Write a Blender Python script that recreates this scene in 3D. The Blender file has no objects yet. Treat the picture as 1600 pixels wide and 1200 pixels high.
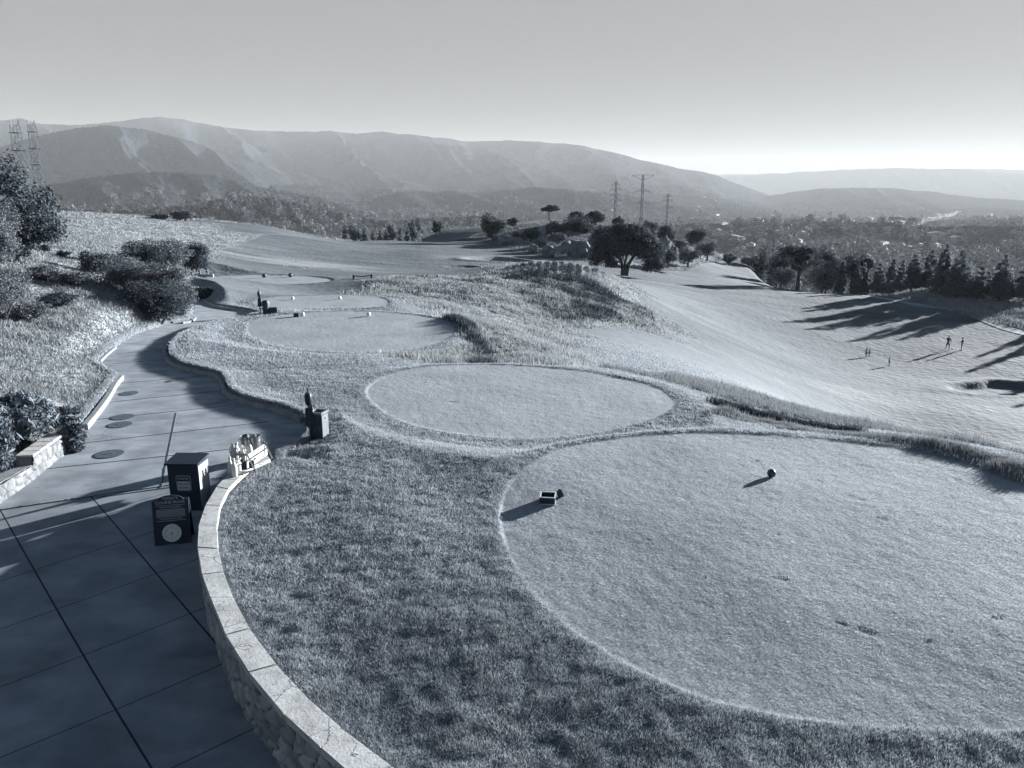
import bpy, bmesh, math, random
import numpy as np
from mathutils import Vector, Matrix
random.seed(7); RNG = np.random.default_rng(11)
S = bpy.context.scene
# ------------------------------------------------------------------ camera
F = 1170.0; PITCH = math.radians(13.9); H = 5.6
cd = bpy.data.cameras.new('camera'); cam = bpy.data.objects.new('camera', cd); S.collection.objects.link(cam)
cam.location = (0, 0, H); cam.rotation_euler = (math.pi/2 - PITCH, 0, 0)
cd.sensor_width = 36; cd.lens = F/1600*36; cd.clip_start = .1; cd.clip_end = 40000
S.camera = cam
# ------------------------------------------------------------------ light
SUN_AZ = math.radians(52); SUN_EL = math.radians(10.5)      # azimuth clockwise from the view direction
SKY_STRENGTH = .066
W = bpy.data.worlds.new('World'); S.world = W; W.use_nodes = True
nt = W.node_tree; nt.nodes.clear()
N = nt.nodes.new; L = nt.links.new
sky = N('ShaderNodeTexSky'); sky.sky_type = 'NISHITA'; sky.sun_disc = False
sky.sun_elevation = SUN_EL; sky.sun_rotation = SUN_AZ; sky.altitude = 200; sky.dust_density = 2.2; sky.air_density = 1.0; sky.ozone_density = 1.0
bw = N('ShaderNodeRGBToBW'); L(sky.outputs[0], bw.inputs[0])
tc = N('ShaderNodeTexCoord'); sx = N('ShaderNodeSeparateXYZ'); L(tc.outputs['Generated'], sx.inputs[0])
rp = N('ShaderNodeValToRGB'); L(sx.outputs[2], rp.inputs[0])
els = rp.color_ramp.elements
els[0].position = 0; els[0].color = (.54, .51, .47, 1)
els[1].position = 1; els[1].color = (.02, .12, .32, 1)
for p, c in ((.06, (.70, .665, .615, 1)), (.22, (.87, .865, .855, 1)), (.36, (.40, .58, .80, 1)), (.6, (.09, .30, .62, 1))):
    e = els.new(p); e.color = c
mx = N('ShaderNodeMix'); mx.data_type = 'RGBA'; mx.blend_type = 'MULTIPLY'; mx.inputs[0].default_value = 1
pwn = N('ShaderNodeMath'); pwn.operation = 'POWER'; pwn.inputs[1].default_value = .07; L(bw.outputs[0], pwn.inputs[0]); L(pwn.outputs[0], mx.inputs[6]); L(rp.outputs[0], mx.inputs[7])
bg = N('ShaderNodeBackground'); bg.inputs[1].default_value = SKY_STRENGTH; L(mx.outputs[2], bg.inputs[0])
wo = N('ShaderNodeOutputWorld'); L(bg.outputs[0], wo.inputs[0])
sd_ = bpy.data.lights.new('sun', 'SUN'); sun = bpy.data.objects.new('sun', sd_); S.collection.objects.link(sun)
sd_.energy = 5.0; sd_.angle = math.radians(.6); sd_.color = (.945, .975, .99)
SD = Vector((math.sin(SUN_AZ)*math.cos(SUN_EL), math.cos(SUN_AZ)*math.cos(SUN_EL), math.sin(SUN_EL)))
sun.rotation_euler = SD.to_track_quat('Z', 'Y').to_euler(); sun.location = SD*200
S.view_settings.view_transform = 'Standard'; S.view_settings.look = 'None'
S.view_settings.exposure = 2.25; S.view_settings.gamma = 1
S.render.engine = 'CYCLES'
try:
    S.cycles.max_bounces = 5; S.cycles.volume_bounces = 1; S.cycles.transparent_max_bounces = 6
    S.cycles.diffuse_bounces = 3
except Exception: pass
# ------------------------------------------------------------------ projection helpers (photo pixel -> place)
def tdep(py): return np.tan(PITCH + np.arctan((np.asarray(py, float)-600)/F))
def U(px, py, z=None, Y=None):
    t = float(tdep(py))
    if Y is None: Y = (H-z)/t
    else: z = H - Y*t
    d = Y*math.cos(PITCH) + (H-z)*math.sin(PITCH)
    return Vector(((px-800)/F*d, Y, z))
def to_px(X, Y, Z):
    d = Y*math.cos(PITCH) + (H-Z)*math.sin(PITCH)
    d = np.where(d < .1, .1, d)
    up = (Y*math.sin(PITCH) - (H-Z)*math.cos(PITCH))
    return 800+F*X/d, 600-F*up/d
def m_per_px(px, Y, z):
    return (Y*math.cos(PITCH)+(H-z)*math.sin(PITCH))/F
def sstep(a, b, x):
    t = np.clip((x-a)/(b-a), 0, 1); return t*t*(3-2*t)
# ------------------------------------------------------------------ noise
def _h(ix, iy, s):
    n = (ix.astype(np.int64)*374761393 + iy.astype(np.int64)*668265263 + s*974711) & 0xffffffff
    n = ((n ^ (n >> 13))*1274126177) & 0xffffffff
    return ((n ^ (n >> 16)) & 0xffffff)/float(0xffffff)
def vn(x, y, s=0):
    ix = np.floor(x); iy = np.floor(y); fx = x-ix; fy = y-iy
    fx = fx*fx*fx*(fx*(fx*6-15)+10); fy = fy*fy*fy*(fy*(fy*6-15)+10)
    a = _h(ix, iy, s); b = _h(ix+1, iy, s); c = _h(ix, iy+1, s); d = _h(ix+1, iy+1, s)
    return (a+(b-a)*fx)*(1-fy) + (c+(d-c)*fx)*fy
def fbm(x, y, o=4, s=0, g=.5):
    t = 0; a = 1; n = 0
    for i in range(o):
        t = t + a*(vn(x, y, s+i)*2-1); n += a; a *= g
        x, y = x*1.9*.8-y*1.9*.6+3.7, x*1.9*.6+y*1.9*.8+1.3
    return t/n
def cell(x, y, s=0):
    ix = np.floor(x); iy = np.floor(y); best = np.full(np.shape(x), 9.0)
    sec = best.copy(); cid = np.zeros(np.shape(x))
    for dx in (-1, 0, 1):
        for dy in (-1, 0, 1):
            cx = ix+dx; cy = iy+dy
            px = cx+_h(cx, cy, s); py = cy+_h(cx, cy, s+7)
            d = np.hypot(px-x, py-y)
            c = _h(cx, cy, s+13)
            nb = d < best
            sec = np.where(nb, best, np.minimum(sec, d)); cid = np.where(nb, c, cid); best = np.where(nb, d, best)
    return best, sec, cid
# ------------------------------------------------------------------ materials
def M(name, c1, c2=None, scale=5, rough=.9, bump=0, bscale=None, detail=3, metal=0, attr=None, spec=.3, bdist=.02, lo=.35, hi=.65):
    m = bpy.data.materials.new(name); m.use_nodes = True; t = m.node_tree; b = t.nodes['Principled BSDF']
    b.inputs['Roughness'].default_value = rough; b.inputs['Metallic'].default_value = metal
    b.inputs['Specular IOR Level'].default_value = spec
    g = t.nodes.new('ShaderNodeNewGeometry')
    if c2 is None: b.inputs['Base Color'].default_value = (*c1, 1)
    else:
        if attr:
            s = t.nodes.new('ShaderNodeAttribute'); s.attribute_name = attr; so = s.outputs['Fac']
        else:
            s = t.nodes.new('ShaderNodeTexNoise'); s.inputs['Scale'].default_value = scale; s.inputs['Detail'].default_value = detail
            t.links.new(g.outputs['Position'], s.inputs['Vector']); so = s.outputs['Fac']
        r = t.nodes.new('ShaderNodeValToRGB'); r.color_ramp.elements[0].color = (*c1, 1); r.color_ramp.elements[1].color = (*c2, 1)
        if not attr: r.color_ramp.elements[0].position = lo; r.color_ramp.elements[1].position = hi
        t.links.new(so, r.inputs[0]); t.links.new(r.outputs[0], b.inputs['Base Color'])
    if bump:
        n = t.nodes.new('ShaderNodeTexNoise'); n.inputs['Scale'].default_value = bscale or scale*4; n.inputs['Detail'].default_value = 4
        t.links.new(g.outputs['Position'], n.inputs['Vector'])
        bp = t.nodes.new('ShaderNodeBump'); bp.inputs['Strength'].default_value = bump; bp.inputs['Distance'].default_value = bdist
        t.links.new(n.outputs['Fac'], bp.inputs['Height']); t.links.new(bp.outputs[0], b.inputs['Normal'])
    return m
NAVY = (.012, .024, .05)
MT = {
 'navy': M('navy_paint', (.008, .016, .034), (.014, .024, .045), 12, .5),
 'black': M('black_plastic', (.008, .014, .026), None, rough=.45),
 'dark': M('dark_metal', (.02, .032, .05), None, rough=.5),
 'steel': M('galvanised_steel', (.26, .28, .30), (.4, .41, .42), 20, .32, metal=.85),
 'white': M('white_plastic', (.46, .46, .45), None, rough=.4),
 'paint': M('white_paint_wood', (.27, .27, .265), (.34, .34, .335), 8, .7, .3, 40),
 'ink': M('grey_lettering', (.36, .39, .42), None),
 'plaque': M('grey_plaque', (.12, .145, .175), (.15, .175, .205), 30, .6),
 'clockface': M('clock_face', (.30, .315, .33), None, rough=.6),
 'concrete': M('path_concrete', (.19, .21, .235), (.30, .32, .345), 1.4, .85, .25, 60, detail=6, bdist=.004),
 'joint': M('joint_filler', (.02, .03, .045), (.05, .06, .08), 4, .95),
 'kerb': M('kerb_concrete', (.15, .16, .17), (.22, .23, .235), 4, .85, .3, 50, bdist=.006),
 'coping': M('coping_concrete', (.40, .40, .39), (.50, .50, .49), 3, .85, .5, 34, detail=6, bdist=.008),
 'cover': M('manhole_iron', (.05, .065, .085), (.085, .10, .12), 14, .7, .5, 60, bdist=.006),
 'bark': M('bark', (.035, .04, .05), (.075, .08, .09), 3, .95, .6, 12),
 'bin': M('bin_plastic', (.02, .03, .045), (.03, .042, .06), 6, .5),
 'binpanel': M('bin_side_panel', (.10, .112, .125), (.13, .142, .155), 6, .6),
 'rock': M('granite', (.07, .085, .105), (.19, .20, .215), .8, .95, .8, 3, detail=6, bdist=.15),
 'skin': M('skin', (.30, .27, .25), None, rough=.6),
 'steelpole': M('weathered_lattice_steel', (.10, .12, .14), None, rough=.6, metal=.2),
 'wall_house': M('house_wall', (.24, .245, .25), (.36, .36, .355), .05, .8),
 'roof_house': M('house_roof', (.14, .15, .17), (.26, .27, .28), .05, .9),
 'ball': M('tee_marker_paint', (.03, .04, .06), (.05, .06, .08), 20, .45),
 'ballw': M('white_tee_marker_paint', (.75, .75, .73), None, rough=.45),
 'hair': M('dark_hair', (.02, .022, .03), None),
 'cloth_dark': M('dark_cloth', (.012, .022, .042), None),
 'cloth_light': M('light_cloth', (.55, .55, .54), None),
 'cloth_mid': M('grey_cloth', (.16, .18, .21), None),
}
def cracks(m, scale, w, col, dist=.25, mapv=(1, 1, 1)):
    t = m.node_tree; N = t.nodes.new; L = t.links.new; b = t.nodes['Principled BSDF']; g = N('ShaderNodeNewGeometry')
    n = N('ShaderNodeTexNoise'); n.inputs['Scale'].default_value = 5; n.inputs['Detail'].default_value = 5; L(g.outputs['Position'], n.inputs['Vector'])
    v = N('ShaderNodeVectorMath'); v.operation = 'MULTIPLY_ADD'; v.inputs[1].default_value = (dist,)*3; L(n.outputs['Color'], v.inputs[0]); L(g.outputs['Position'], v.inputs[2])
    mp = N('ShaderNodeMapping'); mp.inputs['Scale'].default_value = mapv; L(v.outputs[0], mp.inputs['Vector'])
    o = N('ShaderNodeTexVoronoi'); o.feature = 'DISTANCE_TO_EDGE'; o.inputs['Scale'].default_value = scale; L(mp.outputs[0], o.inputs['Vector'])
    n2 = N('ShaderNodeTexNoise'); n2.inputs['Scale'].default_value = 1.7; L(g.outputs['Position'], n2.inputs['Vector'])
    a = N('ShaderNodeMath'); a.operation = 'LESS_THAN'; a.inputs[1].default_value = w; L(o.outputs['Distance'], a.inputs[0])
    c = N('ShaderNodeMath'); c.operation = 'GREATER_THAN'; c.inputs[1].default_value = .5; L(n2.outputs['Fac'], c.inputs[0])
    d = N('ShaderNodeMath'); d.operation = 'MULTIPLY'; L(a.outputs[0], d.inputs[0]); L(c.outputs[0], d.inputs[1])
    x = N('ShaderNodeMix'); x.data_type = 'RGBA'; L(d.outputs[0], x.inputs[0]); L(b.inputs['Base Color'].links[0].from_socket, x.inputs[6]); x.inputs[7].default_value = (*col, 1); L(x.outputs[2], b.inputs['Base Color'])
def stains(m, scale, lo, hi, mul, mapv=(1, 1, 1)):
    t = m.node_tree; N = t.nodes.new; L = t.links.new; b = t.nodes['Principled BSDF']; g = N('ShaderNodeNewGeometry')
    mp = N('ShaderNodeMapping'); mp.inputs['Scale'].default_value = mapv; mp.inputs['Rotation'].default_value = (0, 0, .7); L(g.outputs['Position'], mp.inputs['Vector'])
    n = N('ShaderNodeTexNoise'); n.inputs['Scale'].default_value = scale; n.inputs['Detail'].default_value = 7; n.inputs['Distortion'].default_value = .6; L(mp.outputs[0], n.inputs['Vector'])
    r = N('ShaderNodeValToRGB'); r.color_ramp.elements[0].position = lo; r.color_ramp.elements[1].position = hi; r.color_ramp.elements[0].color = (mul, mul, mul, 1); L(n.outputs['Fac'], r.inputs[0])
    x = N('ShaderNodeMix'); x.data_type = 'RGBA'; x.blend_type = 'MULTIPLY'; x.inputs[0].default_value = 1; L(b.inputs['Base Color'].links[0].from_socket, x.inputs[6]); L(r.outputs[0], x.inputs[7]); L(x.outputs[2], b.inputs['Base Color'])
cracks(MT['coping'], 2.6, .010, (.10, .11, .125)); stains(MT['coping'], 9, .3, .6, .72)
for q_ in ('concrete',): stains(MT[q_], 2.2, .35, .6, .80, (.35, 1, 1)); stains(MT[q_], 30, .28, .42, .7); cracks(MT[q_], .35, .0012, (.08, .09, .11), .3)
def leafmat(name, c1, c2, trans=.0):
    m = M(name, c1, c2, attr='rnd', rough=.85, spec=.15)
    if trans:
        t = m.node_tree; b = t.nodes['Principled BSDF']; out = t.nodes['Material Output']
        tr = t.nodes.new('ShaderNodeBsdfTranslucent'); ms = t.nodes.new('ShaderNodeMixShader'); ms.inputs[0].default_value = trans
        r = [n for n in t.nodes if n.type == 'VALTORGB'][0]
        t.links.new(r.outputs[0], tr.inputs[0]); t.links.new(b.outputs[0], ms.inputs[1]); t.links.new(tr.outputs[0], ms.inputs[2]); t.links.new(ms.outputs[0], out.inputs[0])
    return m
MT['leaf'] = leafmat('oak_leaves', (.016, .026, .038), (.09, .102, .115), .2)
MT['leaf2'] = leafmat('bush_leaves', (.040, .050, .064), (.20, .212, .228), .15)
MT['pine'] = leafmat('pine_needles', (.050, .066, .086), (.21, .23, .25), .35)
MT['juniper'] = leafmat('juniper_needles', (.035, .05, .07), (.19, .21, .235), .12)
MT['grass_r'] = leafmat('rough_grass_blades', (.16, .182, .21), (.48, .50, .525), .34)
MT['grass_d'] = leafmat('dry_grass_blades', (.15, .165, .185), (.31, .32, .325), .2)
MT['grass_m'] = leafmat('mound_grass_blades', (.15, .168, .19), (.48, .485, .485), .25)
MT['scrub'] = leafmat('scrub_and_shade_blades', (.02, .032, .048), (.12, .135, .15), .1)  # weeds on the mound; also colours the painted shade by the tees
MT['valley'] = leafmat('valley_leaves', (.065, .075, .086), (.17, .18, .19), .1)  # leaves paled at low contrast, putting extra valley haze into the colour
# ------------------------------------------------------------------ object helpers
LINK = S.collection.objects.link
def mesh_from(name, V, Fc, mat, parent=None, smooth=False, rnd=None, attrs=None, mats=None, midx=None):
    me = bpy.data.meshes.new(name)
    V = np.asarray(V, np.float32); Fc = [np.asarray(a, np.int32) for a in (Fc if isinstance(Fc, tuple) else (Fc,))]
    Fc = [a for a in Fc if len(a)]
    me.vertices.add(len(V)); me.vertices.foreach_set('co', V.ravel())
    nl = sum(a.size for a in Fc); npoly = sum(len(a) for a in Fc)
    me.loops.add(nl); me.polygons.add(npoly)
    me.loops.foreach_set('vertex_index', np.concatenate([a.ravel() for a in Fc]))
    tot = np.concatenate([np.full(len(a), a.shape[1], np.int32) for a in Fc])
    st = np.concatenate([[0], np.cumsum(tot)[:-1]]).astype(np.int32)
    me.polygons.foreach_set('loop_start', st)
    if smooth: me.polygons.foreach_set('use_smooth', np.ones(npoly, bool))
    for mm in (mats or [mat]): me.materials.append(mm)
    if midx is not None: me.polygons.foreach_set('material_index', np.asarray(midx, np.int32))
    me.update(calc_edges=True)
    for k, v in ({'rnd': rnd} if rnd is not None else (attrs or {})).items():
        a = me.attributes.new(k, 'FLOAT', 'POINT'); a.data.foreach_set('value', np.asarray(v, np.float32).ravel())
    o = bpy.data.objects.new(name, me); LINK(o)
    if parent: o.parent = parent
    return o
def tag(o, label=None, cat=None, group=None, kind=None):
    if label: o['label'] = label
    if cat: o['category'] = cat
    if group: o['group'] = group
    if kind: o['kind'] = kind
    return o
def thing(name, label, cat, loc, rz=0, group=None):
    o = bpy.data.objects.new(name, None); o.empty_display_size = .2; LINK(o); o.location = loc; o.rotation_euler.z = rz
    return tag(o, label, cat, group)
class MB:
    def __init__(s): s.v = []; s.f = []
    def add(s, vs, fs, mtx=None):
        n = len(s.v)
        s.v += [tuple((mtx @ Vector(v)) if mtx else v) for v in vs]; s.f += [tuple(n+i for i in f) for f in fs]; return s
    def box(s, c, d, mtx=None, taper=1, rz=0):
        x, y, z = d[0]/2, d[1]/2, d[2]/2; vs = []
        for k, (sx_, sy_, sz_) in enumerate([(a, b, c_) for c_ in (-1, 1) for a, b in ((-1, -1), (1, -1), (1, 1), (-1, 1))]):
            q = taper if sz_ > 0 else 1
            px_, py_ = sx_*x*q, sy_*y*q
            if rz: px_, py_ = px_*math.cos(rz)-py_*math.sin(rz), px_*math.sin(rz)+py_*math.cos(rz)
            vs.append((c[0]+px_, c[1]+py_, c[2]+sz_*z))
        return s.add(vs, [(3, 2, 1, 0), (4, 5, 6, 7), (0, 1, 5, 4), (1, 2, 6, 5), (2, 3, 7, 6), (3, 0, 4, 7)], mtx)
    def lathe(s, prof, n=16, c=(0, 0, 0), mtx=None, sc=(1, 1), ph=0):
        vs = []; fs = []
        for r, z in prof:
            for i in range(n):
                a = 2*math.pi*i/n+ph; vs.append((c[0]+r*math.cos(a)*sc[0], c[1]+r*math.sin(a)*sc[1], c[2]+z))
        for j in range(len(prof)-1):
            for i in range(n): fs.append((j*n+i, j*n+(i+1) % n, (j+1)*n+(i+1) % n, (j+1)*n+i))
        if prof[0][0] > 1e-4: fs.append(tuple(range(n))[::-1])
        if prof[-1][0] > 1e-4: fs.append(tuple((len(prof)-1)*n+i for i in range(n)))
        return s.add(vs, fs, mtx)
    def tube(s, pts, r, n=8, cap=True):
        pts = [Vector(p) for p in pts]; rs = r if hasattr(r, '__len__') else [r]*len(pts); vs = []; fs = []
        for k, p in enumerate(pts):
            d = (pts[min(k+1, len(pts)-1)]-pts[max(k-1, 0)]).normalized()
            a = d.cross(Vector((0, 0, 1)));
            if a.length < .05: a = d.cross(Vector((0, 1, 0)))
            a.normalize(); b = d.cross(a)
            for i in range(n):
                t = 2*math.pi*i/n; vs.append(tuple(p+(a*math.cos(t)+b*math.sin(t))*rs[k]))
        for j in range(len(pts)-1):
            for i in range(n): fs.append((j*n+i, j*n+(i+1) % n, (j+1)*n+(i+1) % n, (j+1)*n+i))
        if cap: fs.append(tuple(range(n))[::-1]); fs.append(tuple((len(pts)-1)*n+i for i in range(n)))
        return s.add(vs, fs)
    def prism(s, poly, y0, y1, mtx=None):      # polygon in xz, extruded in y
        n = len(poly)
        return s.add([(a, y0, b) for a, b in poly]+[(a, y1, b) for a, b in poly],
                     [tuple(range(n)), tuple(range(2*n-1, n-1, -1))]+[(i, i+n, (i+1) % n+n, (i+1) % n) for i in range(n)], mtx)
    def build(s, name, mat, parent=None, smooth=False, bevel=0):
        me = bpy.data.meshes.new(name); me.from_pydata(s.v, [], s.f); me.materials.append(mat)
        bm = bmesh.new(); bm.from_mesh(me); bmesh.ops.recalc_face_normals(bm, faces=bm.faces)
        if bevel:
            bmesh.ops.bevel(bm, geom=[e for e in bm.edges if len(e.link_faces) == 2 and e.calc_face_angle(0) > .6], offset=bevel, segments=2, affect='EDGES', clamp_overlap=True)
        bm.to_mesh(me); bm.free()
        if smooth:
            me.shade_smooth() if hasattr(me, 'shade_smooth') else None
            try: me.set_sharp_from_angle(angle=math.radians(40))
            except Exception: pass
        o = bpy.data.objects.new(name, me); LINK(o)
        if parent: o.parent = parent
        return o
def copy_tree(o, parent=None):
    c = o.copy(); LINK(c); c.parent = parent
    for ch in [k for k in bpy.data.objects if k.parent == o]: copy_tree(ch, c)
    return c
# ------------------------------------------------------------------ terrain
def conc_z(X, Y):
    Y = np.asarray(Y, float)
    return np.where(Y > 28, -.05*(Y-28), 0) - .40*sstep(15.5, 7.5, Y)*1.0
def Uc(px, py, off=0.0):
    z = 0.0
    for _ in range(30): p = U(px, py, z+off); z = float(conc_z(p.x, p.y))
    return U(px, py, z+off)
CP = [ # photo x, photo y, distance: where the bare terrain passes
 (0,600,19.5),(100,600,21),(0,640,17.5),(0,520,26),(100,520,27.5),(0,460,33),(100,460,34),(200,500,31),(150,420,45),(60,400,45),
 (0,420,36),(200,380,75),(110,343,120),(0,345,90),(180,338,150),(270,345,170),(350,346,190),(420,353,190),(470,365,190),(530,378,190),
 (330,400,110),(400,410,110),(500,420,105),(600,425,110),(700,425,125),(450,390,140),(650,390,165),(600,376,200),(720,372,240),
 (700,361,290),(800,385,190),(770,405,150),(740,415,135),(860,411,85),(780,423,80),(950,428,85),(870,505,56),(980,505,62),(800,465,62),
 (700,475,52),(650,434,68),(600,437,66),(720,440,72),(820,540,42),(760,560,33),(950,545,45),(1100,600,38),(1000,592,36),(870,565,31),
 (1200,625,42),(1500,720,51),(1350,680,49),(1250,640,50),(1600,700,55),(1500,640,66),(1560,612,75.4),(1480,548,95),(1370,572,86),
 (1250,600,66),(1150,570,60),(1250,540,90),(1150,500,96),(1050,500,75),(1050,460,105),(980,432,140),(1150,440,160),(1120,410,220),
 (1060,422,175),(1300,500,110),(1240,452,145),(1330,458,137),(1400,480,122),(1500,515,108),(1600,530,101),(1430,447,143),(1500,472,127),
 (1600,475,125),(830,382,190),(900,400,170),(850,345,240),(920,352,220),(1000,372,200),(1060,400,190),(1120,397,230),(1700,480,124),(1700,560,91)]
CW = [(10,26,-1.7),(18,26,-4.2),(8,31,-2.0),(20,40,-7),(30,45,-10.5),(25,20,-4),(35,30,-10),(45,45,-12.8),(15,18,-1.4),(19,14,-1.2),(11.5,18.5,-.5),(13,15.5,-.2),(6,18.5,.1),(-2,13,.5),(-3,17,.36),(0,9,.5),(-30,10,1.6),(-40,30,3),
 (-60,60,4),(-100,120,5),(-12,5,-.3),(0,0,.4),(5,3,.5),(15,0,.5),(20,5,-.2),(30,10,-4),(24,14,-4),(-13,22,.2),(0,5,.5),(3,25,-.1),(-3,25,-.1),(-5,32,-.4),(0,40,-.9),
 (-8,48,-1.3),(-15,60,-1.6),(-20,75,-2.1),(-5,75,-2),(90,90,-12.6),(100,75,-13),(110,110,-11.8),(80,60,-15),(60,35,-14),(-30,260,-12),(60,280,-11),
 (150,90,-13),(0,-30,0),(-30,-20,1),(30,-20,0),(70,150,-16),(-150,60,6)]
pw = np.array([tuple(U(a, b, Y=c)) for a, b, c in CP] + CW)
def kco(X, Y):
    r = np.sqrt(X*X+Y*Y)+3.0
    return np.stack([np.arctan2(X, Y)*1.7, np.log(r)], -1)
kc = kco(pw[:, 0], pw[:, 1])
def tk(a, b):
    d2 = ((a[:, None, :]-b[None, :, :])**2).sum(-1)+1e-12
    return .5*d2*np.log(d2)
n_ = len(kc); A = np.zeros((n_+3, n_+3)); A[:n_, :n_] = tk(kc, kc)+np.eye(n_)*.004
Pm = np.c_[np.ones(n_), kc]; A[:n_, n_:] = Pm; A[n_:, :n_] = Pm.T
wt = np.linalg.solve(A, np.r_[pw[:, 2], 0, 0, 0])
def tps(X, Y):
    sh = X.shape; X = X.ravel(); Y = Y.ravel(); out = np.empty(len(X))
    for i in range(0, len(X), 20000):
        k = kco(X[i:i+20000], Y[i:i+20000]); out[i:i+20000] = tk(k, kc) @ wt[:n_] + np.c_[np.ones(len(k)), k] @ wt[n_:]
    return out.reshape(sh)
def catmull(P, closed=True, n=6):
    P = np.asarray(P, float); out = []; m = len(P)
    for i in range(m if closed else m-1):
        a, b, c, d = (P[(i-1) % m], P[i], P[(i+1) % m], P[(i+2) % m]) if closed else (P[max(i-1, 0)], P[i], P[i+1], P[min(i+2, m-1)])
        for t in np.arange(n)/n: out.append(.5*((2*b)+(-a+c)*t+(2*a-5*b+4*c-d)*t*t+(-a+3*b-3*c+d)*t**3))
    if not closed: out.append(P[-1])
    return np.array(out)
def psd(poly, X, Y, pad=8.0):
    """signed distance to a closed polygon, negative inside; far points get +pad"""
    poly = np.asarray(poly)[:, :2]; out = np.full(X.shape, float(pad))
    m = (X > poly[:, 0].min()-pad) & (X < poly[:, 0].max()+pad) & (Y > poly[:, 1].min()-pad) & (Y < poly[:, 1].max()+pad)
    x = X[m]; y = Y[m]; d = np.full(x.shape, 1e18); ins = np.zeros(x.shape, bool)
    for i in range(len(poly)):
        a = poly[i]; b = poly[(i+1) % len(poly)]; e = b-a; l2 = max((e**2).sum(), 1e-12)
        t = np.clip(((x-a[0])*e[0]+(y-a[1])*e[1])/l2, 0, 1)
        d = np.minimum(d, (x-a[0]-t*e[0])**2+(y-a[1]-t*e[1])**2)
        if a[1] != b[1]: ins ^= ((a[1] > y) != (b[1] > y)) & (x < (b[0]-a[0])*(y-a[1])/(b[1]-a[1])+a[0])
    d = np.sqrt(d); out[m] = np.minimum(np.where(ins, -d, d), pad); return out
TEES = [
 (.53, [(783,790),(790,840),(815,890),(860,945),(920,990),(1000,1035),(1100,1078),(1200,1103),(1300,1118),(1400,1126),(1500,1128),(1620,1127),(1800,1090),(1960,1010),(2020,920),(1960,850),(1800,800),(1600,757),(1500,722),(1400,700),(1300,688),(1200,680),(1100,676),(1000,680),(900,695),(840,718),(800,750)], 1.0),
 (.12, [(572,610),(590,635),(630,658),(700,675),(780,684),(860,684),(940,675),(1010,658),(1048,640),(1052,628),(1035,610),(1000,597),(940,585),(870,576),(800,571),(720,570),(650,575),(600,588)], 1.4),
 (-.42, [(385,515),(400,530),(450,543),(520,550),(590,550),(660,543),(700,530),(712,515),(700,503),(670,495),(620,489),(550,486),(480,488),(420,495),(393,503)], 2.0),
 (-.85, [(395,473),(430,481),(490,482),(560,481),(600,478),(608,471),(590,464),(540,461),(470,462),(420,465)], 2.5),
 (-1.7, [(330,437),(345,445),(420,446),(490,443),(520,438),(500,433),(440,430),(380,430),(340,432)], 4.0)]
TP = [(z, catmull([tuple(U(a, b, z))[:2] for a, b in pts], True, 5), w) for z, pts, w in TEES]
# concrete outline
PL = [(0,560+227),(105,707),(133,672),(192,592),(180,585),(155,568),(180,545),(215,522),(262,507),(300,500),(306,482),(302,466),(312,466),(335,479),(385,487),(402,493),
      (350,503),(310,512),(275,528),(259,545),(260,562),(277,575),(310,584),(338,591),(348,604),(351,615),(370,627),(400,636),(440,646),(470,660),(478,680),(460,703),(425,714)]
path_poly = [tuple(Uc(a, b))[:2] for a, b in PL]
CPO = [(415,708),(375,729),(349,748),(338,760),(321,788),(310,820),(308,855),(315,897),(328,933),(352,992),(388,1050),(442,1115),(500,1168),(562,1222),(650,1290)]
CPI = [(423,717),(393,729),(370,750),(357,764),(344,790),(339,822),(341,857),(349,893),(364,933),(390,982),(432,1038),(483,1092),(540,1142),(612,1196),(700,1255)]
ZC = .40
wo_ = np.array([tuple(U(a, b, ZC))[:2] for a, b in CPO]); wi_ = np.array([tuple(U(a, b, ZC))[:2] for a, b in CPI])
wmid = (wo_+wi_)/2
conc_poly = np.array(path_poly[:1] + path_poly[1:] + [tuple(q) for q in wmid] + [(wmid[-1][0]+1, 1.0), (-14, 1.0), (-18, 8.0), tuple(np.array(path_poly[0])+np.array([-2.5, -1.6]))])
# far relief
RIDGES = [ # distance, width front, silhouette
 (7600, 2600, [(-900,200),(-300,190),(0,189),(50,186),(75,193),(110,196),(180,193),(225,186),(260,183),(300,186),(350,198),(400,204),(450,206),(520,206),(560,209),(600,207),(650,211),(700,217),(740,221),(790,219),(850,222),(900,227),(950,237),(1000,251),(1050,262),(1100,270),(1140,284),(1180,298),(1240,318),(1300,335)]),
 (11800, 1500, [(900,285),(1120,277),(1160,274),(1230,270),(1300,267),(1380,262),(1450,264),(1520,267),(1600,273),(1800,285),(2400,270)]),
 (13000, 900, [(1300,272),(1450,264),(1500,262),(1560,264),(1600,265),(2000,268),(2400,262)]),
 (7000, 1500, [(1080,345),(1130,331),(1180,313),(1230,300),(1290,294),(1350,293),(1400,295),(1450,299),(1520,308),(1600,314),(1800,325),(2400,300)]),
 (4700, 1300, [(-900,250),(-300,250),(0,234),(60,216),(120,204),(180,197),(235,203),(300,220),(350,236),(400,255),(450,282),(500,305),(560,330),(640,350)]),
 (2900, 700, [(-900,300),(-100,300),(80,290),(150,280),(200,274),(250,270),(330,276),(400,292),(470,305),(550,322),(640,345)]),
 (3600, 700, [(480,350),(540,330),(600,306),(650,299),(700,298),(760,301),(820,293),(900,297),(960,303),(1020,315),(1080,328),(1150,345)]),
 (1700, 420, [(-900,330),(0,332),(100,330),(200,333),(300,326),(370,310),(420,312),(480,322),(540,336),(600,345),(680,340),(740,336),(800,345),(900,352)])]
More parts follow.
